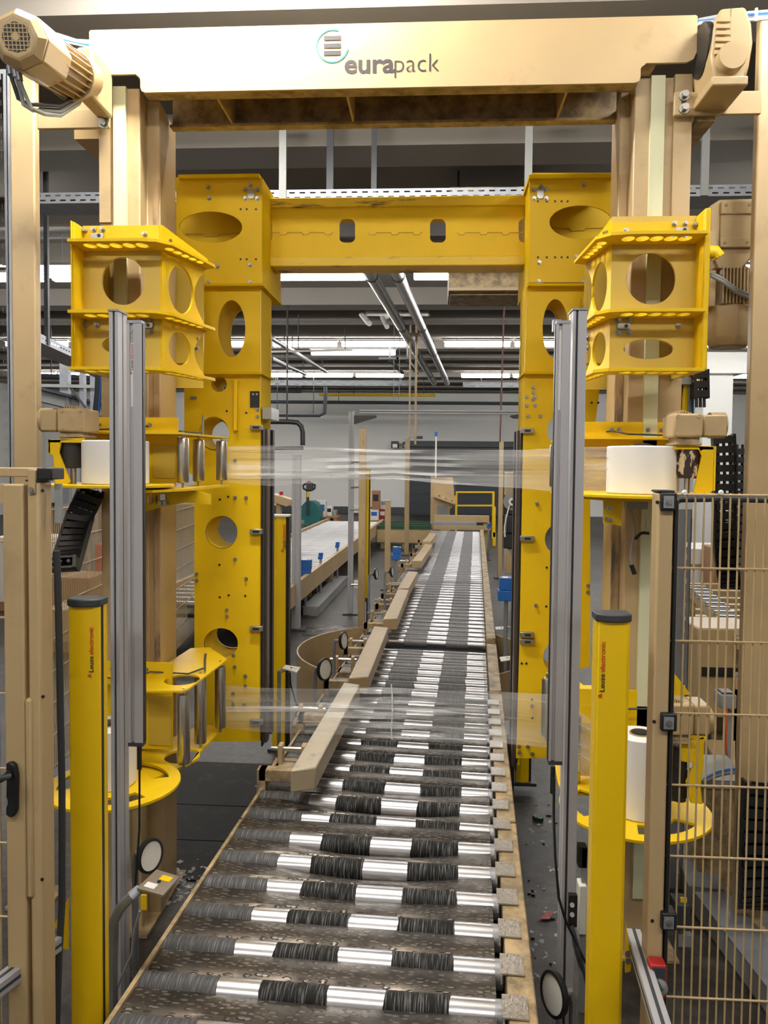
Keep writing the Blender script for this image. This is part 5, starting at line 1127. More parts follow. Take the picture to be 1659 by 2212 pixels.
# black bent pipe and other pipes at the left rear
t = tag(MB().tube([W(585,911,14), W(625,911,14), W(643,913,14), W(651,921,14), W(654,933,14), W(654,962,14)], .045, 12).tube([W(585,968,14.05), W(640,968,14.05), W(655,968,14.05)], .035, 12).cyl(W(620,911,14), (W(620,911,14).x,14,5.15), .015, n=8).build('black_pipe', BLACK, bevel=0), 'black bent suction pipe at the left rear, behind the upper film', 'pipe')
# ================================================================== big gear motors
def octprism(mb, p, q, r, r2=None): return mb.cyl(p, q, r, r2, n=8)
P0, P1, P2, P3 = W(38,82,2.55), W(92,122,2.76), W(150,160,3.0), W(190,172,3.14)
t = thing('gear_motor', 'large beige fan cooled gear motor at the top left, grille facing out', 'motor', P2, 'lift drive motors')
ax = (P2-P0).normalized()
mb = MB(); octprism(mb, P0+ax*.02, P1+ax*.03, .094); octprism(mb, P0-ax*.012, P0+ax*.02, .066, .094); fc = mb.build('fan_cover', BEIGE, t, bevel=.006)
mb = MB(); octprism(mb, P0-ax*.0135, P0-ax*.012, .046); mb.build('grille_opening', BLACK, fc)
u_ = ax.cross(Vector((0,0,1))).normalized(); v_ = u_.cross(ax); gm = MB()
for i in range(-3, 4):
    h = .044*math.sqrt(max(.05, 1-(i*.0125/.05)**2)); c = P0-ax*.0145
    gm.beam(c+u_*i*.0125-v_*h, c+u_*i*.0125+v_*h, .003, .002, up=ax); gm.beam(c+v_*i*.0125-u_*h, c+v_*i*.0125+u_*h, .003, .002, up=ax)
gm.lathe([(0,0),(.012,0),(.012,.002),(0,.002)], c, -ax, 16); gm.build('grille', BEIGE, fc)
MB().cyl(P1, P2, .072, n=24).build('motor_can', BEIGE, t)
for i in range(22):
    a = 2*math.pi*i/22; e = u_*math.cos(a)+v_*math.sin(a); MB().beam(P1+e*.078, P2+e*.078, .004, .022, up=e).build('cooling_fin', BEIGE, t)
MB().cyl(P2, P2+ax*.02, .095, n=24).build('flange', BEIGE, t, bevel=.003)
MB().cyl(P2+ax*.02, P3, .085, .07, n=24).pb(165,100,200,210,3.1,.2).build('gearbox', BEIGE, t, bevel=.01)
MB().pb(160,200,216,300,3.4,.25).build('torque_arm', BEIGE, t)
for k, (a, b, c_) in enumerate((((20,152),(60,225),(196,168)),((32,158),(70,238),(198,160)),((40,165),(95,246),(197,176)))):
    MB().tube([W(*a,2.7), W(a[0]+8,a[1]+25,2.7), W((a[0]+b[0])/2,b[1]-12,2.72), W(*b,2.8), W(130,b[1]+4,2.95), W(170,b[1]-22,3.08), W(*c_,3.2)], .0075, 8).build('motor_cable', GREY if k else DGREY, t)
    MB().cyl(W(a[0],a[1]-8,2.7), W(a[0]+3,a[1]+10,2.7), .011, n=10).build('cable_gland', GALV, t)
# top right
Y = 3.12; t = thing('gear_motor', 'bright lit beige gearbox at the top right beside the lettered beam', 'motor', W(1580,190,Y), 'lift drive motors')
mb = MB(); px_plate(mb, [(1543,170),(1536,120),(1544,60),(1556,18),(1612,14),(1625,50),(1628,90),(1620,140),(1612,170)], Y, .22); gb = mb.build('gearbox', BEIGE, t, bevel=.012)
for k in range(6): 
    a, b = W(1548-1*k,44+14*k,Y-.012), W(1577,44+14*k,Y-.012); MB().beam(a, b, .012, .014).build('rib', BEIGE, gb)
c = W(1580,124,Y-.02); MB().lathe([(0,-.02),(.05,-.02),(.053,-.012),(.053,.03)], c, (0,1,0), 32).build('bearing_cap', BEIGE, gb)
MB().pb(1538,163,1617,184,Y-.03,.28).build('foot_block', BEIGE, t, bevel=.006)
a = W(1577,88,Y-.004); MB().cyl(a, a-Vector((0,.008,0)), .006, n=8).build('plug_screw', STEEL, gb); MB().pb(1578,18,1579.5,90,Y-.0015,.003).build('seam', BEIGEW, gb)
for px, r_, m_ in ((1512,.10,BLACK),(1521,.098,BEIGE)): c = W(px,110,Y+.12); MB().cyl(c, c+Vector((.022,0,0)), r_, n=28).build('flange_disc', m_, t)
mb = MB(); px_plate(mb, [(1500,262),(1520,130),(1536,130),(1534,262)], Y+.26, .03); mb.build('torque_arm', BEIGE, t)
MB().pb(1506,250,1545,262,3.33,.3).build('motor_foot', BEIGEW, t)
# right middle
Y = 3.72; t = thing('gear_motor', 'beige upright gear motor right of the right yellow carriage, fan cap below', 'motor', W(1575,750,Y), 'lift drive motors')
mb = MB(); px_plate(mb, [(1533,445),(1556,430),(1632,428),(1632,535),(1622,560),(1606,580),(1548,580),(1540,560),(1533,540)], Y, .2); gb = mb.build('gearbox', BEIGE, t, bevel=.01)
MB().pb(1558,434,1632,462,Y-.02,.03).pb(1556,462,1627,520,Y-.012,.02).pb(1556,512,1626,534,Y-.02,.03).build('cover_plate', BEIGE, gb, bevel=.004)
fixings('screw_hole', BEIGEW, gb, [W(*p,Y-.02) for p in ((1569,443),(1619,442),(1566,524),(1614,523))], .008, .002)
MB().lathe([(.02,0),(.07,0),(.075,.02),(.055,.05),(.085,.07),(.085,.09),(.02,.09)], W(1580,552,Y+.1), (0,0,-1), 28).build('neck', BEIGE, t)
c0, c1, c2 = W(1578,585,Y+.1), W(1574,665,Y+.1), W(1572,752,Y+.1)
MB().cyl(c0, c1, .082, n=24).build('motor_can', BEIGE, t)
for i in range(11): x = c0.x-.07+.0155*i; MB().box(x-.003, x+.003, Y-.012, Y+.03, c1.z, c0.z-.01).build('cooling_fin', BEIGE, t)
for q0 in (1531, 1606): MB().pb(q0,583,q0+16,662,Y+.0,.18).build('can_corner', BEIGE, t, bevel=.005)
octm = MB().lathe([(.06,0),(.112,.0),(.112,c1.z-c2.z-.045),(.085,c1.z-c2.z),(.03,c1.z-c2.z)], c1, (0,0,-1), 8).build('fan_cover', BEIGE, t, bevel=.008)
for k in range(2): MB().tube([W(1535,590+5*k,Y-.05), W(1560,602+6*k,Y-.06), W(1590,625+6*k,Y-.05), W(1640,646+8*k,Y-.0)], .0085, 8).build('motor_cable', GREY, t)
MB().tube([W(1525,545,Y-.1), W(1545,545,Y-.1), W(1552,556,Y-.1)], .03, 12).build('drive_shaft', YEL, t); MB().beam(W(1536,500,Y-.02), W(1542,560,Y-.02), .03, .03).build('torque_lever', BEIGE, t)
# cable bundles at the top
t = thing('cable_bundle', 'bundle of grey and blue cables at the top right corner', 'cables', W(1650,32,3.3), 'cable bundles')
for k, (dy, m_) in enumerate(((0,GREY),(6,BLUE),(11,GREY),(15,WPLAST))): MB().tube([W(1508,44+dy*.5,3.5), W(1560,34+dy,3.5), W(1620,28+dy,3.5), W(1720,20+dy,3.5)], .008, 6).build('cable', m_, t)
MB().tube([W(1634,18,3.47), W(1634,46,3.47)], .006, 6).build('cable_tie', WPLAST, t)
t = thing('cable_bundle', 'bundle of grey and blue cables behind the top left motor', 'cables', W(150,85,3.3), 'cable bundles')
for k, (dy, m_) in enumerate(((0,GREY),(5,GREY),(12,BLUE),(16,GREY))): MB().tube([W(70,66+dy,3.4), W(125,75+dy*.8,3.4), W(165,88+dy*.5,3.4), W(205,90+dy,3.4)], .007, 6).build('cable', m_, t)
# ================================================================== energy chains
def energy_chain(label, pts, wdir, wid, ln, m_=BLACK):
    pts = [Vector(p) for p in pts]; wd = Vector(wdir).normalized(); L_ = [0]
    t = thing('energy_chain', label, 'energy chain', pts[len(pts)//2], 'black energy chains')
    for a, b in zip(pts, pts[1:]): L_.append(L_[-1]+(b-a).length)
    h = .05; mb = MB()
    for s in (-1, 1): mb.box(s*wid/2-.006, s*wid/2+.006, -h/2, h/2, -ln*.56, ln*.5)
    sp_ = mb.box(-wid/2, wid/2, -h/2, -h/2+.008, -ln*.36, ln*.36).box(-wid/2, wid/2, h/2-.008, h/2, -ln*.36, ln*.36).mesh('chain_link'); sp_.materials.append(m_)
    n = int(L_[-1]/ln)
    for i in range(n):
        l = (i+.5)*ln; k = max(j for j in range(len(L_)-1) if L_[j] <= l); f = (l-L_[k])/(L_[k+1]-L_[k]); p = pts[k].lerp(pts[k+1], f)
        k2 = min(k+1, len(pts)-2); d = (pts[k+1]-pts[k]).normalized().lerp((pts[k2+1]-pts[k2]).normalized(), f*.5).normalized()
        x = (wd-d*wd.dot(d)).normalized(); y = d.cross(x)
        o = bpy.data.objects.new('chain_link', sp_); COL.objects.link(o); o.parent = t
        m = Matrix((x, y, d)).transposed().to_4x4(); m.translation = p-ORG[t]; o.matrix_local = m; ORG[o] = p
    for k in (-.3, 0, .3): MB().tube([p+wd*wid*k for p in pts], .007, 6).build('chain_cable', DGREY if k else BLACK, t)
    return t
def arc(pts, n=6):       # Catmull-Rom
    pts = [Vector(p) for p in pts]; P_ = [pts[0]]+pts+[pts[-1]]; out = []
    for i in range(1, len(P_)-2):
        for k in range(n):
            s = k/n; a, b, c, d = P_[i-1:i+3]; out.append(.5*((2*b)+(c-a)*s+(2*a-5*b+4*c-d)*s*s+(3*b-a-3*c+d)*s**3))
    return out+[pts[-1]]
energy_chain('black energy chain hanging in a bend below the upper left dispenser', arc([W(196,1062,3.3), W(176,1108,3.34), W(164,1145,3.3), W(154,1180,3.22), W(145,1208,3.12), W(139,1222,3.02), W(130,1212,2.95)]), (1,.25,.05), .10, .043)
energy_chain('black energy chain hanging vertically right of the upper right film roll', arc([W(1512,800,3.85), W(1513,880,3.85)]), (1,0,0), .06, .045)
energy_chain('long black energy chain looping down behind the right mesh fence', arc([W(1562,940,3.75), W(1565,1010,3.75), W(1564,1100,3.75), W(1566,1180,3.78), W(1572,1235,3.85), W(1582,1262,4.0), W(1594,1240,4.15), W(1600,1150,4.2), W(1604,960,4.2)]), (1,-.1,0), .088, .044)
energy_chain('black energy chain low behind the fence, at the right edge', arc([W(1640,1690,3.3), W(1632,1760,3.3), W(1630,1850,3.3), W(1628,1920,3.34), W(1626,1950,3.45), W(1625,1940,3.55)]), (1,0,0), .12, .05)
# hoses and cables around the dispensers
t = thing('hose_bundle', 'blue and grey air hoses beside the right column', 'hoses', W(1490,860,3.85))
for px, m_, r_ in ((1478,YEL,.016),(1487,GREY,.014),(1494,BLUE,.011),(1470,BLACK,.01)): MB().tube([W(px+8,806,3.9), W(px+3,830,3.9), W(px,860,3.9), W(px-1,900,3.9), W(px-2,945,3.9)], r_, 8).build('hose', m_, t)
MB().pb(1470,815,1510,830,3.86,.05).build('valve_block', GREY, t); c = W(1497,822,3.84); MB().cyl(c, c+Vector((.03,0,0)), .012, n=10).build('brass_fitting', paint('brass', (.6,.4,.1), .3, 1), t)
t = thing('hose_bundle', 'grey hose and blue hose beside the left column', 'hoses', W(210,890,3.8))
for px, m_, r_ in ((210,DGREY,.014),(216,BLUE,.009)): MB().tube([W(px+2,800,3.85), W(px,850,3.85), W(px-4,890,3.85), W(px-14,930,3.85)], r_, 8).build('hose', m_, t)
t = thing('sensor_cable', 'loose grey cable with a black plug below the upper right dispenser', 'cable', W(1370,1090,3.1))
MB().tube(arc([W(1360,1085,3.15), W(1370,1140,3.12), W(1368,1165,3.1), W(1362,1205,3.1), W(1366,1225,3.1)]), .004, 6).build('cable', GREY, t); MB().cyl(W(1364,1220,3.1), W(1371,1240,3.1), .009, n=8).build('plug', BLACK, t)
MB().pb(1355,1080,1400,1100,3.12,.06).build('valve', GREY, t); MB().tube(arc([W(1372,1165,3.1), W(1385,1152,3.1), W(1402,1152,3.1)]), .006, 6).build('black_hose', BLACK, t)
# ================================================================== trays, pipes and housings under the ceiling
def tray(label, x0, x1, py, h, Y, pitch, slope=0):
    GM = GALVD if Y > 20 else GALV
    a, b = W(x0, py, Y).x, W(x1, py, Y).x; z = W((x0+x1)/2, py, Y).z
    t = thing('cable_tray', label, 'cable tray', ((a+b)/2, Y, z-h), 'perforated ceiling cable trays'); hs = []
    n = int((b-a-.1)/pitch)
    for i in range(n):
        for r_ in (0, 1):
            x = a+.06+pitch*(i+.5*r_); zz = z-h*(.28+.44*r_); hs.append([(x,zz-h*.07),(x+pitch*.55,zz-h*.07),(x+pitch*.55,zz+h*.07),(x,zz+h*.07)])
    MB().plate([(a,z-h),(b,z-h),(b,z),(a,z)], (0,Y,0), U, V, (0,1,0), .003, hs).build('tray_side', GM, t)
    MB().box(a, b, Y+.003, Y+.3, z-h, z-h+.003).build('tray_floor', GM, t); MB().box(a, b, Y+.3, Y+.303, z-h, z).build('tray_side', GM, t)
    return t, z
t, z = tray('perforated galvanised cable tray above the yellow crossbeam', 60, 1690, 407, .085, 6.2, .082)
for px, nm in ((611,'strut'),(713,'strut'),(808,'strut'),(1141,'strut'),(1522,'strut')):
    Y = 6.195 if px in (611,1141,1522) else 6.5; x = W(px, 380, Y).x; w_ = .028 if px != 808 else .022
    MB().box(x-w_, x+w_, Y-.015, Y+.01, z-.085, 4.86 if Y < 6.3 else 5.15).build('hanging_strut', GREY if px not in (713, 808) else DGREY, t); MB().box(x-.05, x+.07, Y-.04, Y+.06, 4.84 if Y < 6.3 else 5.12, 4.86 if Y < 6.3 else 5.15).build('strut_plate', DGREY, t)
MB().tube(arc([W(1040,420,6.3), W(1065,413,6.28), W(1100,411,6.26), W(1150,413,6.3), W(1300,414,6.3)]), .03, 8).build('tray_cables', BLACK, t)
t, z = tray('far perforated cable tray along the rear of the hall', 560, 900, 822, .16, 25, .3)
for q_ in (.1,.9): x = W(560+340*q_,822,25).x; MB().box(x-.02, x+.02, 25.1, 25.14, z-.16, 5.15).build('hanging_strut', DGREY, t)
t2, z = tray('far perforated cable tray at the right, one level with the other', 1000, 1200, 826, .16, 25, .3)
for q_ in (.2,.85): x = W(1000+200*q_,826,25).x; MB().box(x-.02, x+.02, 25.1, 25.14, z-.16, 5.15).build('hanging_strut', DGREY, t2)
for lab, p, q_ in (('left of two long steel pipes under the ceiling', ((780,558),9.9), ((938,828),25)), ('right of two long steel pipes under the ceiling', ((843,558),9.9), ((966,828),25))):
    a, b = W(*p[0], p[1]), W(*q_[0], q_[1]); t = thing('steel_pipe', lab, 'pipe', (a+b)/2, 'long steel ceiling pipes')
    MB().cyl(a, b, .085, n=20).build('pipe', STEELP, t); d = (b-a).normalized()
    for f in (.06,.33,.55,.85):
        c = a.lerp(b, f); MB().cyl(c-d*.02, c+d*.02, .094, n=20).build('pipe_clamp', BLACK, t); MB().box(c.x-.008, c.x+.008, c.y-.008, c.y+.008, c.z+.09, 5.15).build('clamp_rod', DGREY, t)
t = thing('vent_pipe', 'white bent pipe with two short drops behind the steel pipes', 'pipe', W(850,680,14.9))
MB().tube([W(798,699,14.3), W(781,679,14.9), W(795,677,14.9), W(925,678,14.9)], .05, 10).build('pipe', WPLAST, t); MB().tube([W(836,706,14.3), W(826,686,14.9), W(840,684,14.9)], .045, 10).build('pipe', WPLAST, t)
for px in (812, 915): a = W(px,677,14.9); MB().box(a.x-.01, a.x+.01, 14.89, 14.91, a.z, 5.15).build('hanger', DGREY, t)
MB().pb(905,672,928,681,14.88,.1).build('pipe_end', GREY, t)
Y = 8.0; a, b, z0, z1 = rect(970, 520, 1175, 628, Y); t = thing('ceiling_housing', 'dull beige housing hanging right of the steel pipes under the ceiling', 'housing', ((a+b)/2, Y+.4, z0))
zh = W(1070,455,Y+.75).z
for dx in (.1, .9): MB().cyl((a+(b-a)*dx,Y+.4,zh), (a+(b-a)*dx,Y+.4,5.15), .012, n=6).build('hanger_rod', DGREY, t)
MB().box(a, b, Y, Y+.75, z0, zh).build('housing_body', BEIGEW, t); MB().box(a, b, Y-.02, Y+.0, z0, z0+.03).build('front_lip', BEIGE, t); MB().box(a+.02, b, Y+.1, Y+.7, z0-.02, z0).build('bottom_cover', BEIGEW, t)
k = 0
for lab, pts, r_, m_ in (('dark pipe along the rear wall under the trays', [W(560,868,28),W(1140,872,28)], .06, DGREY), ('yellow gas pipe along the rear wall', [W(690,853,27),W(940,854,27)], .05, YEL),
      ('thin dark pipe below the far cable trays', [W(560,845,26),W(650,846,26),W(655,832,26),W(840,832,26)], .05, DGREY), ('dark pipe with an elbow at the left rear wall', [W(560,896,24),W(690,897,24),W(701,892,24),W(703,860,24),W(703,835,24)], .06, DGREY),
      ('pair of pipes slanting at the left rear, upper one', [W(585,730,15),W(705,803,22)], .05, GREY), ('pair of pipes slanting at the left rear, lower one', [W(585,775,15),W(660,808,22)], .05, DGREY),
      ('dark pipe crossing behind the left carriage', [W(60,812,16),W(230,818,16)], .06, DGREY), ('thin white cable line from the left below the lamps', [W(585,760,14),W(760,756,17)], .02, WPLAST)):
    t = thing('ceiling_pipe', lab, 'pipe', (pts[0]+pts[-1])/2, 'pipes at the rear of the hall'); MB().tube(pts, r_, 10).build('pipe', m_, t)
    for p in (pts[0].lerp(pts[1], .3), pts[0].lerp(pts[1], .9)): MB().cyl(p, (p.x,p.y,5.15), .012, n=6).build('hanger_rod', DGREY, t)
# small trolley rails with drop tubes
t = thing('ceiling_trolley', 'dark trolley rails under the ceiling above the drop tubes', 'trolley', W(870,790,18))
for x0, x1 in ((842,870),(880,902)): MB().beam(W(x0,778,18), W(x1,806,21), .07, .06).build('rail', DGREY, t); a = W(x0,777,18); MB().box(a.x-.25, a.x+.2, 17.95, 18.1, a.z, a.z+.05).build('rail_plate', BLACK, t); MB().box(a.x-.02, a.x+.02, 18, 18.05, a.z, 5.15).build('rail_rod', DGREY, t)
# ================================================================== left rear: gantry, fence, stored goods
Y = 12.0; t = thing('steel_gantry', 'dark steel gantry with uprights and a walkway beam at the left rear', 'gantry', (W(140,880,Y).x, Y, 0), None)
for px, w_ in ((138,.07),(176,.035),(200,.04)): a = W(px, 850, Y); MB().box(a.x-w_, a.x+w_, Y, Y+.1, 0, W(px,755,Y).z).build('upright', GALV, t)
MB().beam(W(60,850,Y-.5), W(236,893,Y+.8), .1, .16).build('walkway_beam', GREY, t); MB().beam(W(60,836,Y-.5), W(236,880,Y+.8), .3, .04).build('walkway_deck', DGREY, t)
MB().beam(W(60,758,Y), W(240,762,Y), .08, .14).build('upper_beam', DGREY, t); MB().beam(W(146,830,Y), W(185,880,Y), .03, .03).build('brace', DGREY, t); MB().beam(W(60,832,Y), W(240,836,Y), .05, .05).build('cross_tube', GREY, t)
a, b = W(40,698,7), W(260,768,11); t = thing('cable_tray', 'slanting perforated cable tray at the left behind the beige post', 'cable tray', (a+b)/2, 'perforated ceiling cable trays')
d = (b-a); n_ = 30; u2 = Vector((d.x,d.y,0)).normalized(); hs = []
Lq = Vector((d.x,d.y,0)).length
for i in range(40):
    for r_ in (0,1): x = .05+Lq/41*(i+.5*r_); hs.append([(x,-.05-.06*r_),(x+.06,-.05-.06*r_),(x+.06,-.035-.06*r_),(x,-.035-.06*r_)])
nn = u2.cross(Vector((0,0,1))); MB().plate([(0,-.15),(Lq,-.15),(Lq,0),(0,0)], a, u2, Vector((0,0,1)), nn*.003, 1, hs).build('tray_side', GALV, t)
MB().beam(a+Vector((0,0,-.15)), a+u2*Lq+Vector((0,0,-.15)), .3, .004).build('tray_floor', GALV, t)
for f in (.2,.8): p = a+u2*Lq*f; MB().box(p.x-.02, p.x+.02, p.y-.02, p.y+.02, p.z-.15, 5.15).build('hanging_strut', DGREY, t)
def mesh_panel(label, A, B, z0, z1, pitch, rows, name='mesh_fence', grp='mesh fences behind the portal'):
    A, B = Vector(A), Vector(B); t = thing(name, label, 'fence', ((A.x+B.x)/2, (A.y+B.y)/2, z0), grp); d = B-A; n = int(d.length/pitch); mb = MB()
    for i in range(n+1): p = A.lerp(B, i/n); mb.cyl((p.x,p.y,z0), (p.x,p.y,z1), .003, n=4, cap=False)
    mb.build('vertical_wires', BEIGE, t, kind='stuff')
    for i in range(rows): z = z0+.02+(z1-z0-.04)*i/(rows-1); MB().cyl((A.x,A.y,z), (B.x,B.y,z), .0045, n=6).build('horizontal_wire', BEIGE, t)
    for p in (A, B): MB().box(p.x-.025, p.x+.025, p.y-.025, p.y+.025, 0, z1+.03).build('panel_post', BEIGE, t)
    return t
mesh_panel('beige wire mesh fence running back behind the left portal column', (-2.35,4.3,0), (-2.55,6.9,0), .12, 1.80, .03, 9)
mesh_panel('second beige wire mesh fence, farther behind the left portal column', (-2.56,7.0,0), (-2.75,9.2,0), .12, 1.80, .04, 9)
rr_ = random.Random(3)
for k, (x, y, w_, h_, m_, lab) in enumerate(((-4.6,9.5,.7,.5,CARD,'brown carton behind the left mesh fence, nearest'),(-5.6,10.4,.8,.9,CARDW,'white carton behind the left mesh fence'),(-4.7,11.5,.7,.7,RED,'red crate behind the left mesh fence'),(-6.4,9.2,.9,1.1,CARD,'tall brown carton stack behind the left mesh fence'),(-3.9,8.2,.6,.35,BEIGE,'low beige box behind the left mesh fence'))):
    t = thing('carton', lab, 'box', (x, y, 0), 'stored boxes at the left'); MB().box(x-w_/2, x+w_/2, y, y+.6, .12, .12+h_).build('carton_body', m_, t, bevel=.01); MB().box(x-w_/2+.05, x+w_/2-.05, y+.02, y+.58, 0, .12).build('wooden_base', CARD, t); MB().box(x-.04, x+.04, y-.002, y+.6, .12+h_, .122+h_).build('packing_tape', TAN, t)
# ================================================================== right rear: transfer conveyor, mesh, covers, floor duct
t = thing('transfer_conveyor', 'beige slatted transfer conveyor behind the right mesh fence', 'conveyor', (3.0, 8.5, 0), 'other conveyors in the hall')
for k, py in enumerate((1262,1276,1292,1306,1318,1332,1346)):
    g = G(1545, py, .62); MB().box(g.x-.5, g.x+.6, g.y, g.y+.1, .55, .62).build('slat', BEIGE, t, bevel=.004)
g0, g1 = G(1545,1346,.62), G(1545,1262,.62)
for dx in (-.46,.54): MB().beam((g0.x+dx,g0.y-.2,.5), (g1.x+dx,g1.y+.2,.5), .06, .09).build('side_rail', BEIGEW, t)
for y in (g0.y, g1.y):
    for dx in (-.46,.54): MB().box((g0.x if y == g0.y else g1.x)+dx-.04, (g0.x if y == g0.y else g1.x)+dx+.04, y-.04, y+.04, 0, .46).build('leg', BEIGEW, t)
for k, px in enumerate((1502,1535,1565)): c = W(px,1352,5.9); MB().lathe([(.0,0),(.06,0),(.06,.14),(.0,.14)], c, (1,.2,0), 20).build('drum_roller', STEELP, t)
mesh_panel('beige wire mesh fence slanting back behind the right mesh fence', (2.0,4.6,0), (3.9,7.6,0), .1, 1.45, .035, 8)
for k, (px, py, w_, h_, Y, m_, lab) in enumerate(((1515,1440,.35,.5,5.6,BEIGE,'beige hopper box behind the right mesh fence, lower left'),(1572,1455,.4,.6,5.3,BEIGE,'beige housing with a dark slot behind the right mesh fence'),(1540,1420,.5,.3,6.4,GREY,'grey drive box behind the right mesh fence'),(1530,1225,.9,.5,11,CARDW,'white carton on the far side of the slatted conveyor'),(1585,1235,.5,.6,10.4,CARD,'brown carton on the far side of the slatted conveyor'))):
    a = W(px, py, Y); t = thing('machine_box', lab, 'box', (a.x, Y, 0), 'boxes behind the right fence'); zt_ = a.z+h_*.5
    MB().box(a.x-w_/2, a.x+w_/2, Y, Y+w_, a.z-h_*.5, zt_).build('box_body', m_, t, bevel=.01); MB().box(a.x-w_/2+.03, a.x+w_/2-.03, Y-.01, Y, a.z-.02, a.z+.04).build('dark_slot', BLACK if m_ in (BEIGE, GREY) else TAN, t)
    for dx in (-.4,.4): MB().box(a.x+w_*dx-.03, a.x+w_*dx+.03, Y+.02, Y+.08, 0, a.z-h_*.5).build('leg', BEIGEW, t)
for k, (p, q_, lab) in enumerate((((1492,1278),(1602,1392),'upper slanting beige rail behind the right mesh fence'),((1500,1395),(1598,1478),'lower slanting beige rail behind the right mesh fence'))):
    a, b = W(*p,7.6), W(*q_,5.2); t = thing('slanting_rail', lab, 'rail', (a+b)/2, 'slanting rails behind the right fence'); MB().beam(a, b, .05, .07).build('rail', BEIGE, t)
    for i in range(12): c = a.lerp(b, (i+.5)/12); MB().cyl(c+Vector((-.03,0,.05)), c+Vector((.12,0,.05)), .022, n=10).build('skate_wheel', STEELP, t)
    for f in (.05,.95): c = a.lerp(b, f); MB().box(c.x-.025, c.x+.025, c.y-.02, c.y+.02, 0, c.z).build('leg', BEIGEW, t)
t = thing('grey_cabinet', 'grey junction box on a stand behind the right mesh fence', 'junction box', W(1575,1530,4.3)); MB().pb(1558,1502,1592,1532,4.3,.12).build('box_body', GREY, t, bevel=.006); MB().pb(1560,1496,1585,1503,4.32,.08).build('cable_entry', DGREY, t); a = W(1575,1532,4.35); MB().box(a.x-.02, a.x+.02, 4.34, 4.38, 0, a.z).build('stand', GREY, t)
tag(MB().tube(arc([W(1570,1528,4.33), W(1569,1545,4.27), W(1568,1600,4.25), W(1571,1640,4.25), W(1566,1690,4.25), W(1564,1760,4.22)]), .006, 6).build('orange_cable', paint('orange_cable', (.6,.08,.01), .5)), 'thin orange cable hanging below the grey junction box', 'cable')
P4 = [G(*p,.42) for p in ((1520,1597),(1588,1600),(1588,1672),(1564,1668))]
t = thing('cover_plate', 'light beige cover on a machine base behind the right mesh fence', 'cover', (P4[2].x, P4[2].y, 0))
MB().prism([(p.x,p.y) for p in P4], .40, .42).build('cover_sheet', BEIGE, t); MB().prism([(p.x,p.y) for p in P4], 0, .40).build('base_box', BEIGEW, t)
Y = 3.85; t = thing('plinth_box', 'dark beige machine base box behind the right mesh fence', 'machine base', (W(1550,1900,Y).x, Y, 0)); a, b = W(1512,1760,Y).x, W(1592,1760,Y).x
MB().box(a, b, Y, Y+.3, 0, W(1550,1700,Y).z).build('base_body', BEIGEW, t, bevel=.006); MB().box(a-.01, b+.06, Y-.02, Y+.32, W(1550,1700,Y).z, W(1550,1682,Y).z).build('base_lid', GREY, t)
for k_, (dy, m_) in enumerate(((0,GREY),(-4,BLUE))): MB().tube(arc([W(1520,1688+dy,Y-.05), W(1555,1672+dy,Y-.06), W(1600,1668+dy,Y-.08), W(1632,1690+dy,Y-.12), W(1644,1730,Y-.12)]), .012-.003*k_, 8).build('hose', m_, t)
pa = [G(*p,.11) for p in ((1452,1800),(1500,1800),(1665,2160),(1590,2160))]
t = thing('cable_duct', 'grey floor cable duct running past the fence foot at lower right', 'cable duct', (pa[0].x, pa[0].y, 0), 'grey cable ducts')
far, near = (pa[0]+pa[1])/2, (pa[2]+pa[3])/2; mid = far.lerp(near, .42)
MB().beam((far.x,far.y,.055), (mid.x,mid.y,.055), .15, .105).build('duct', GREY, t, bevel=.004); MB().beam((mid.x+.01,mid.y-.03,.055), (near.x+.2,near.y-.4,.055), .15, .105).build('duct', GREY, t, bevel=.004)
MB().beam((far.x,far.y,.11), (mid.x,mid.y,.11), .16, .008).build('duct_lid', GALV, t); MB().beam((mid.x+.01,mid.y-.03,.11), (near.x+.2,near.y-.4,.11), .16, .008).build('duct_lid', GALV, t)
c = W(1472,1990,3.4); t = thing('floor_valve', 'small grey device with a yellow sticker behind the right fence post', 'device', (c.x, 3.4, 0)); MB().pb(1460,1955,1492,2012,3.4,.1).build('device_body', DGREY, t, bevel=.006); MB().pb(1470,1940,1484,1950,3.42,.01).build('yellow_sticker', YELP, t); a = W(1476,2012,3.45); MB().box(a.x-.03, a.x+.03, 3.42, 3.48, 0, a.z).build('stand', GREY, t)
c = W(1258,1935,2.95); t = thing('photo_sensor', 'white photo sensor box on a stand right of the profile', 'sensor', (c.x, 2.95, 0)); MB().pb(1250,1914,1268,2020,2.95,.06).build('sensor_body', WPLAST, t, bevel=.004); MB().pb(1250,1830,1268,1875,2.97,.04).build('black_head', BLACK, t); a = W(1260,2020,2.98); MB().box(a.x-.012, a.x+.012, 2.97, 2.99, 0, W(1260,1830,2.98).z).build('stand', GREY, t)
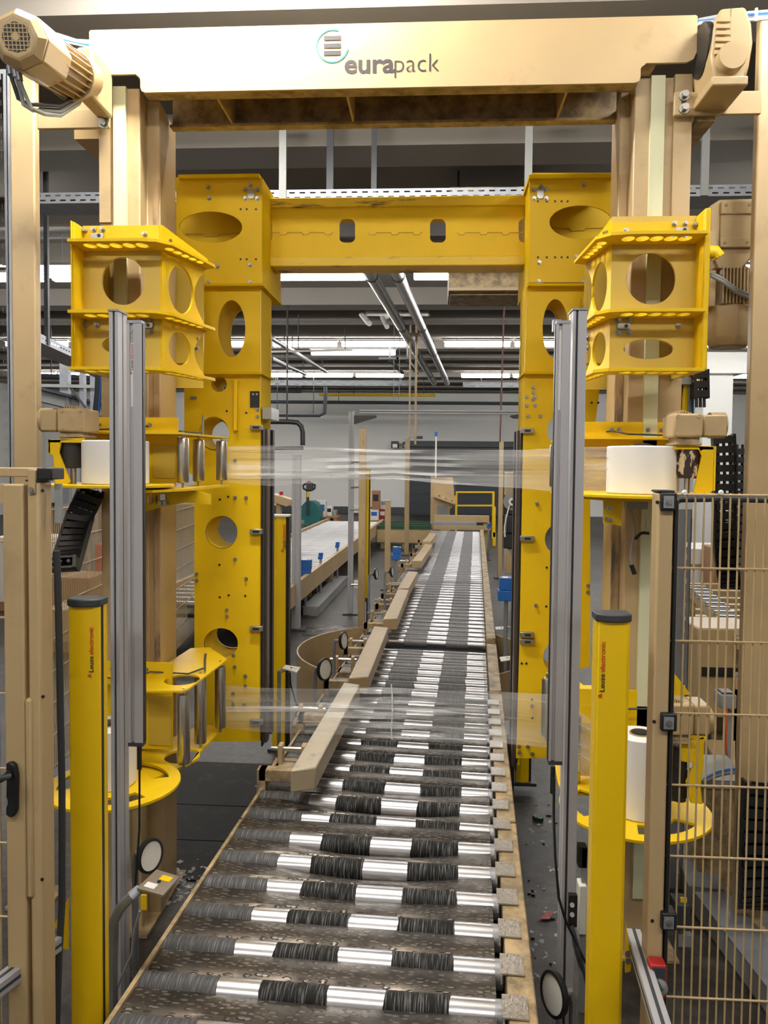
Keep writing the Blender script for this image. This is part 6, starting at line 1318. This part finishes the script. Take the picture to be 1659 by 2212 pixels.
# ================================================================== floor: plates, scraps
fl = bpy.data.objects['floor']
FP = paint('dark_floor_plate', (.014,.0135,.0145), .8, dirt=.4, scale=5, dcol=(.09,.08,.075))
for k, (y0, y1) in enumerate(((3.78,4.18),(4.19,4.62),(4.63,5.3))): MB().box(-1.75, -.84, y0, y1, 0, .006).build('floor_plate', FP, fl)
g = G(710,1362,0); MB().box(g.x-.28, g.x+.28, g.y-.3, g.y+.3, 0, .005).build('tread_cover', TREAD, fl)
rr_ = random.Random(11); mb = MB()
def flake(c, s):
    a = rr_.uniform(0, 6.28); u, v = Vector((math.cos(a), math.sin(a), rr_.uniform(-.3,.3))), Vector((-math.sin(a), math.cos(a), rr_.uniform(-.2,.4)))
    mb.add([c+u*s*.6, c+v*s*.35+Vector((0,0,.003)), c-u*s*.6, c-v*s*.35], [(0,1,2),(0,2,3)])
for k in range(150):
    g = G(rr_.gauss(480,34), rr_.gauss(1690,34), .016)
    if g.x > -1.12 and g.x < XL(g.y)-.06: flake(g, rr_.uniform(.006,.03))
for k in range(60):
    g = G(rr_.gauss(400,22), rr_.gauss(1910,30), .012)
    if g.x < XL(g.y)-.06: flake(g, rr_.uniform(.01,.035))
for k in range(60):
    g = G(rr_.uniform(1140,1215), rr_.uniform(1760,2150), .012)
    if g.x > XR(g.y)+.14: flake(g, rr_.uniform(.006,.035))
tag(mb.build('film_scraps', FLAKE), 'clear film scraps scattered on the dark floor beside the conveyor', 'scraps', kind='stuff')
mb = MB()
for k in range(70):
    l_ = k % 2; g = G(rr_.uniform(1130,1220) if l_ else rr_.uniform(380,450), rr_.uniform(1720,2180) if l_ else rr_.uniform(1850,1990), .004); s = rr_.uniform(.002,.009)
    if (l_ and g.x > XR(g.y)+.13) or (not l_ and g.x < XL(g.y)-.05): mb.box(g.x-s, g.x+s, g.y-s*.7, g.y+s*.7, .001, .001+s*.8)
tag(mb.build('floor_crumbs', BLACK), 'small dark crumbs of dirt on the floor beside the conveyor', 'dirt', kind='stuff')
g = G(1162,1772,.0); mb = MB().plate([(-.03,.02),(-.005,.035),(.03,-.015),(.012,-.03),(-.02,-.01)], (g.x,g.y,.002), (1,0,0), (0,1,0), (0,0,1), .02); tag(mb.build('glass_shard', paint('dark_green_glass', (.005,.04,.03), .15)), 'dark green shard lying on the floor right of the conveyor', 'shard')
g = G(1180,1978,.0); mb = MB().add([(g.x-.04,g.y-.04,.006),(g.x+.005,g.y-.01,.03),(g.x+.04,g.y+.02,.012),(g.x-.01,g.y+.0,.004),(g.x+.01,g.y-.04,.008)], [(0,1,4),(0,3,1),(1,2,4),(3,2,1)]); tag(mb.build('paper_scrap', paint('red_white_paper', (.5,.2,.2), .7, var=.5, scale=40)), 'crumpled pink paper scrap on the floor right of the conveyor', 'scrap')
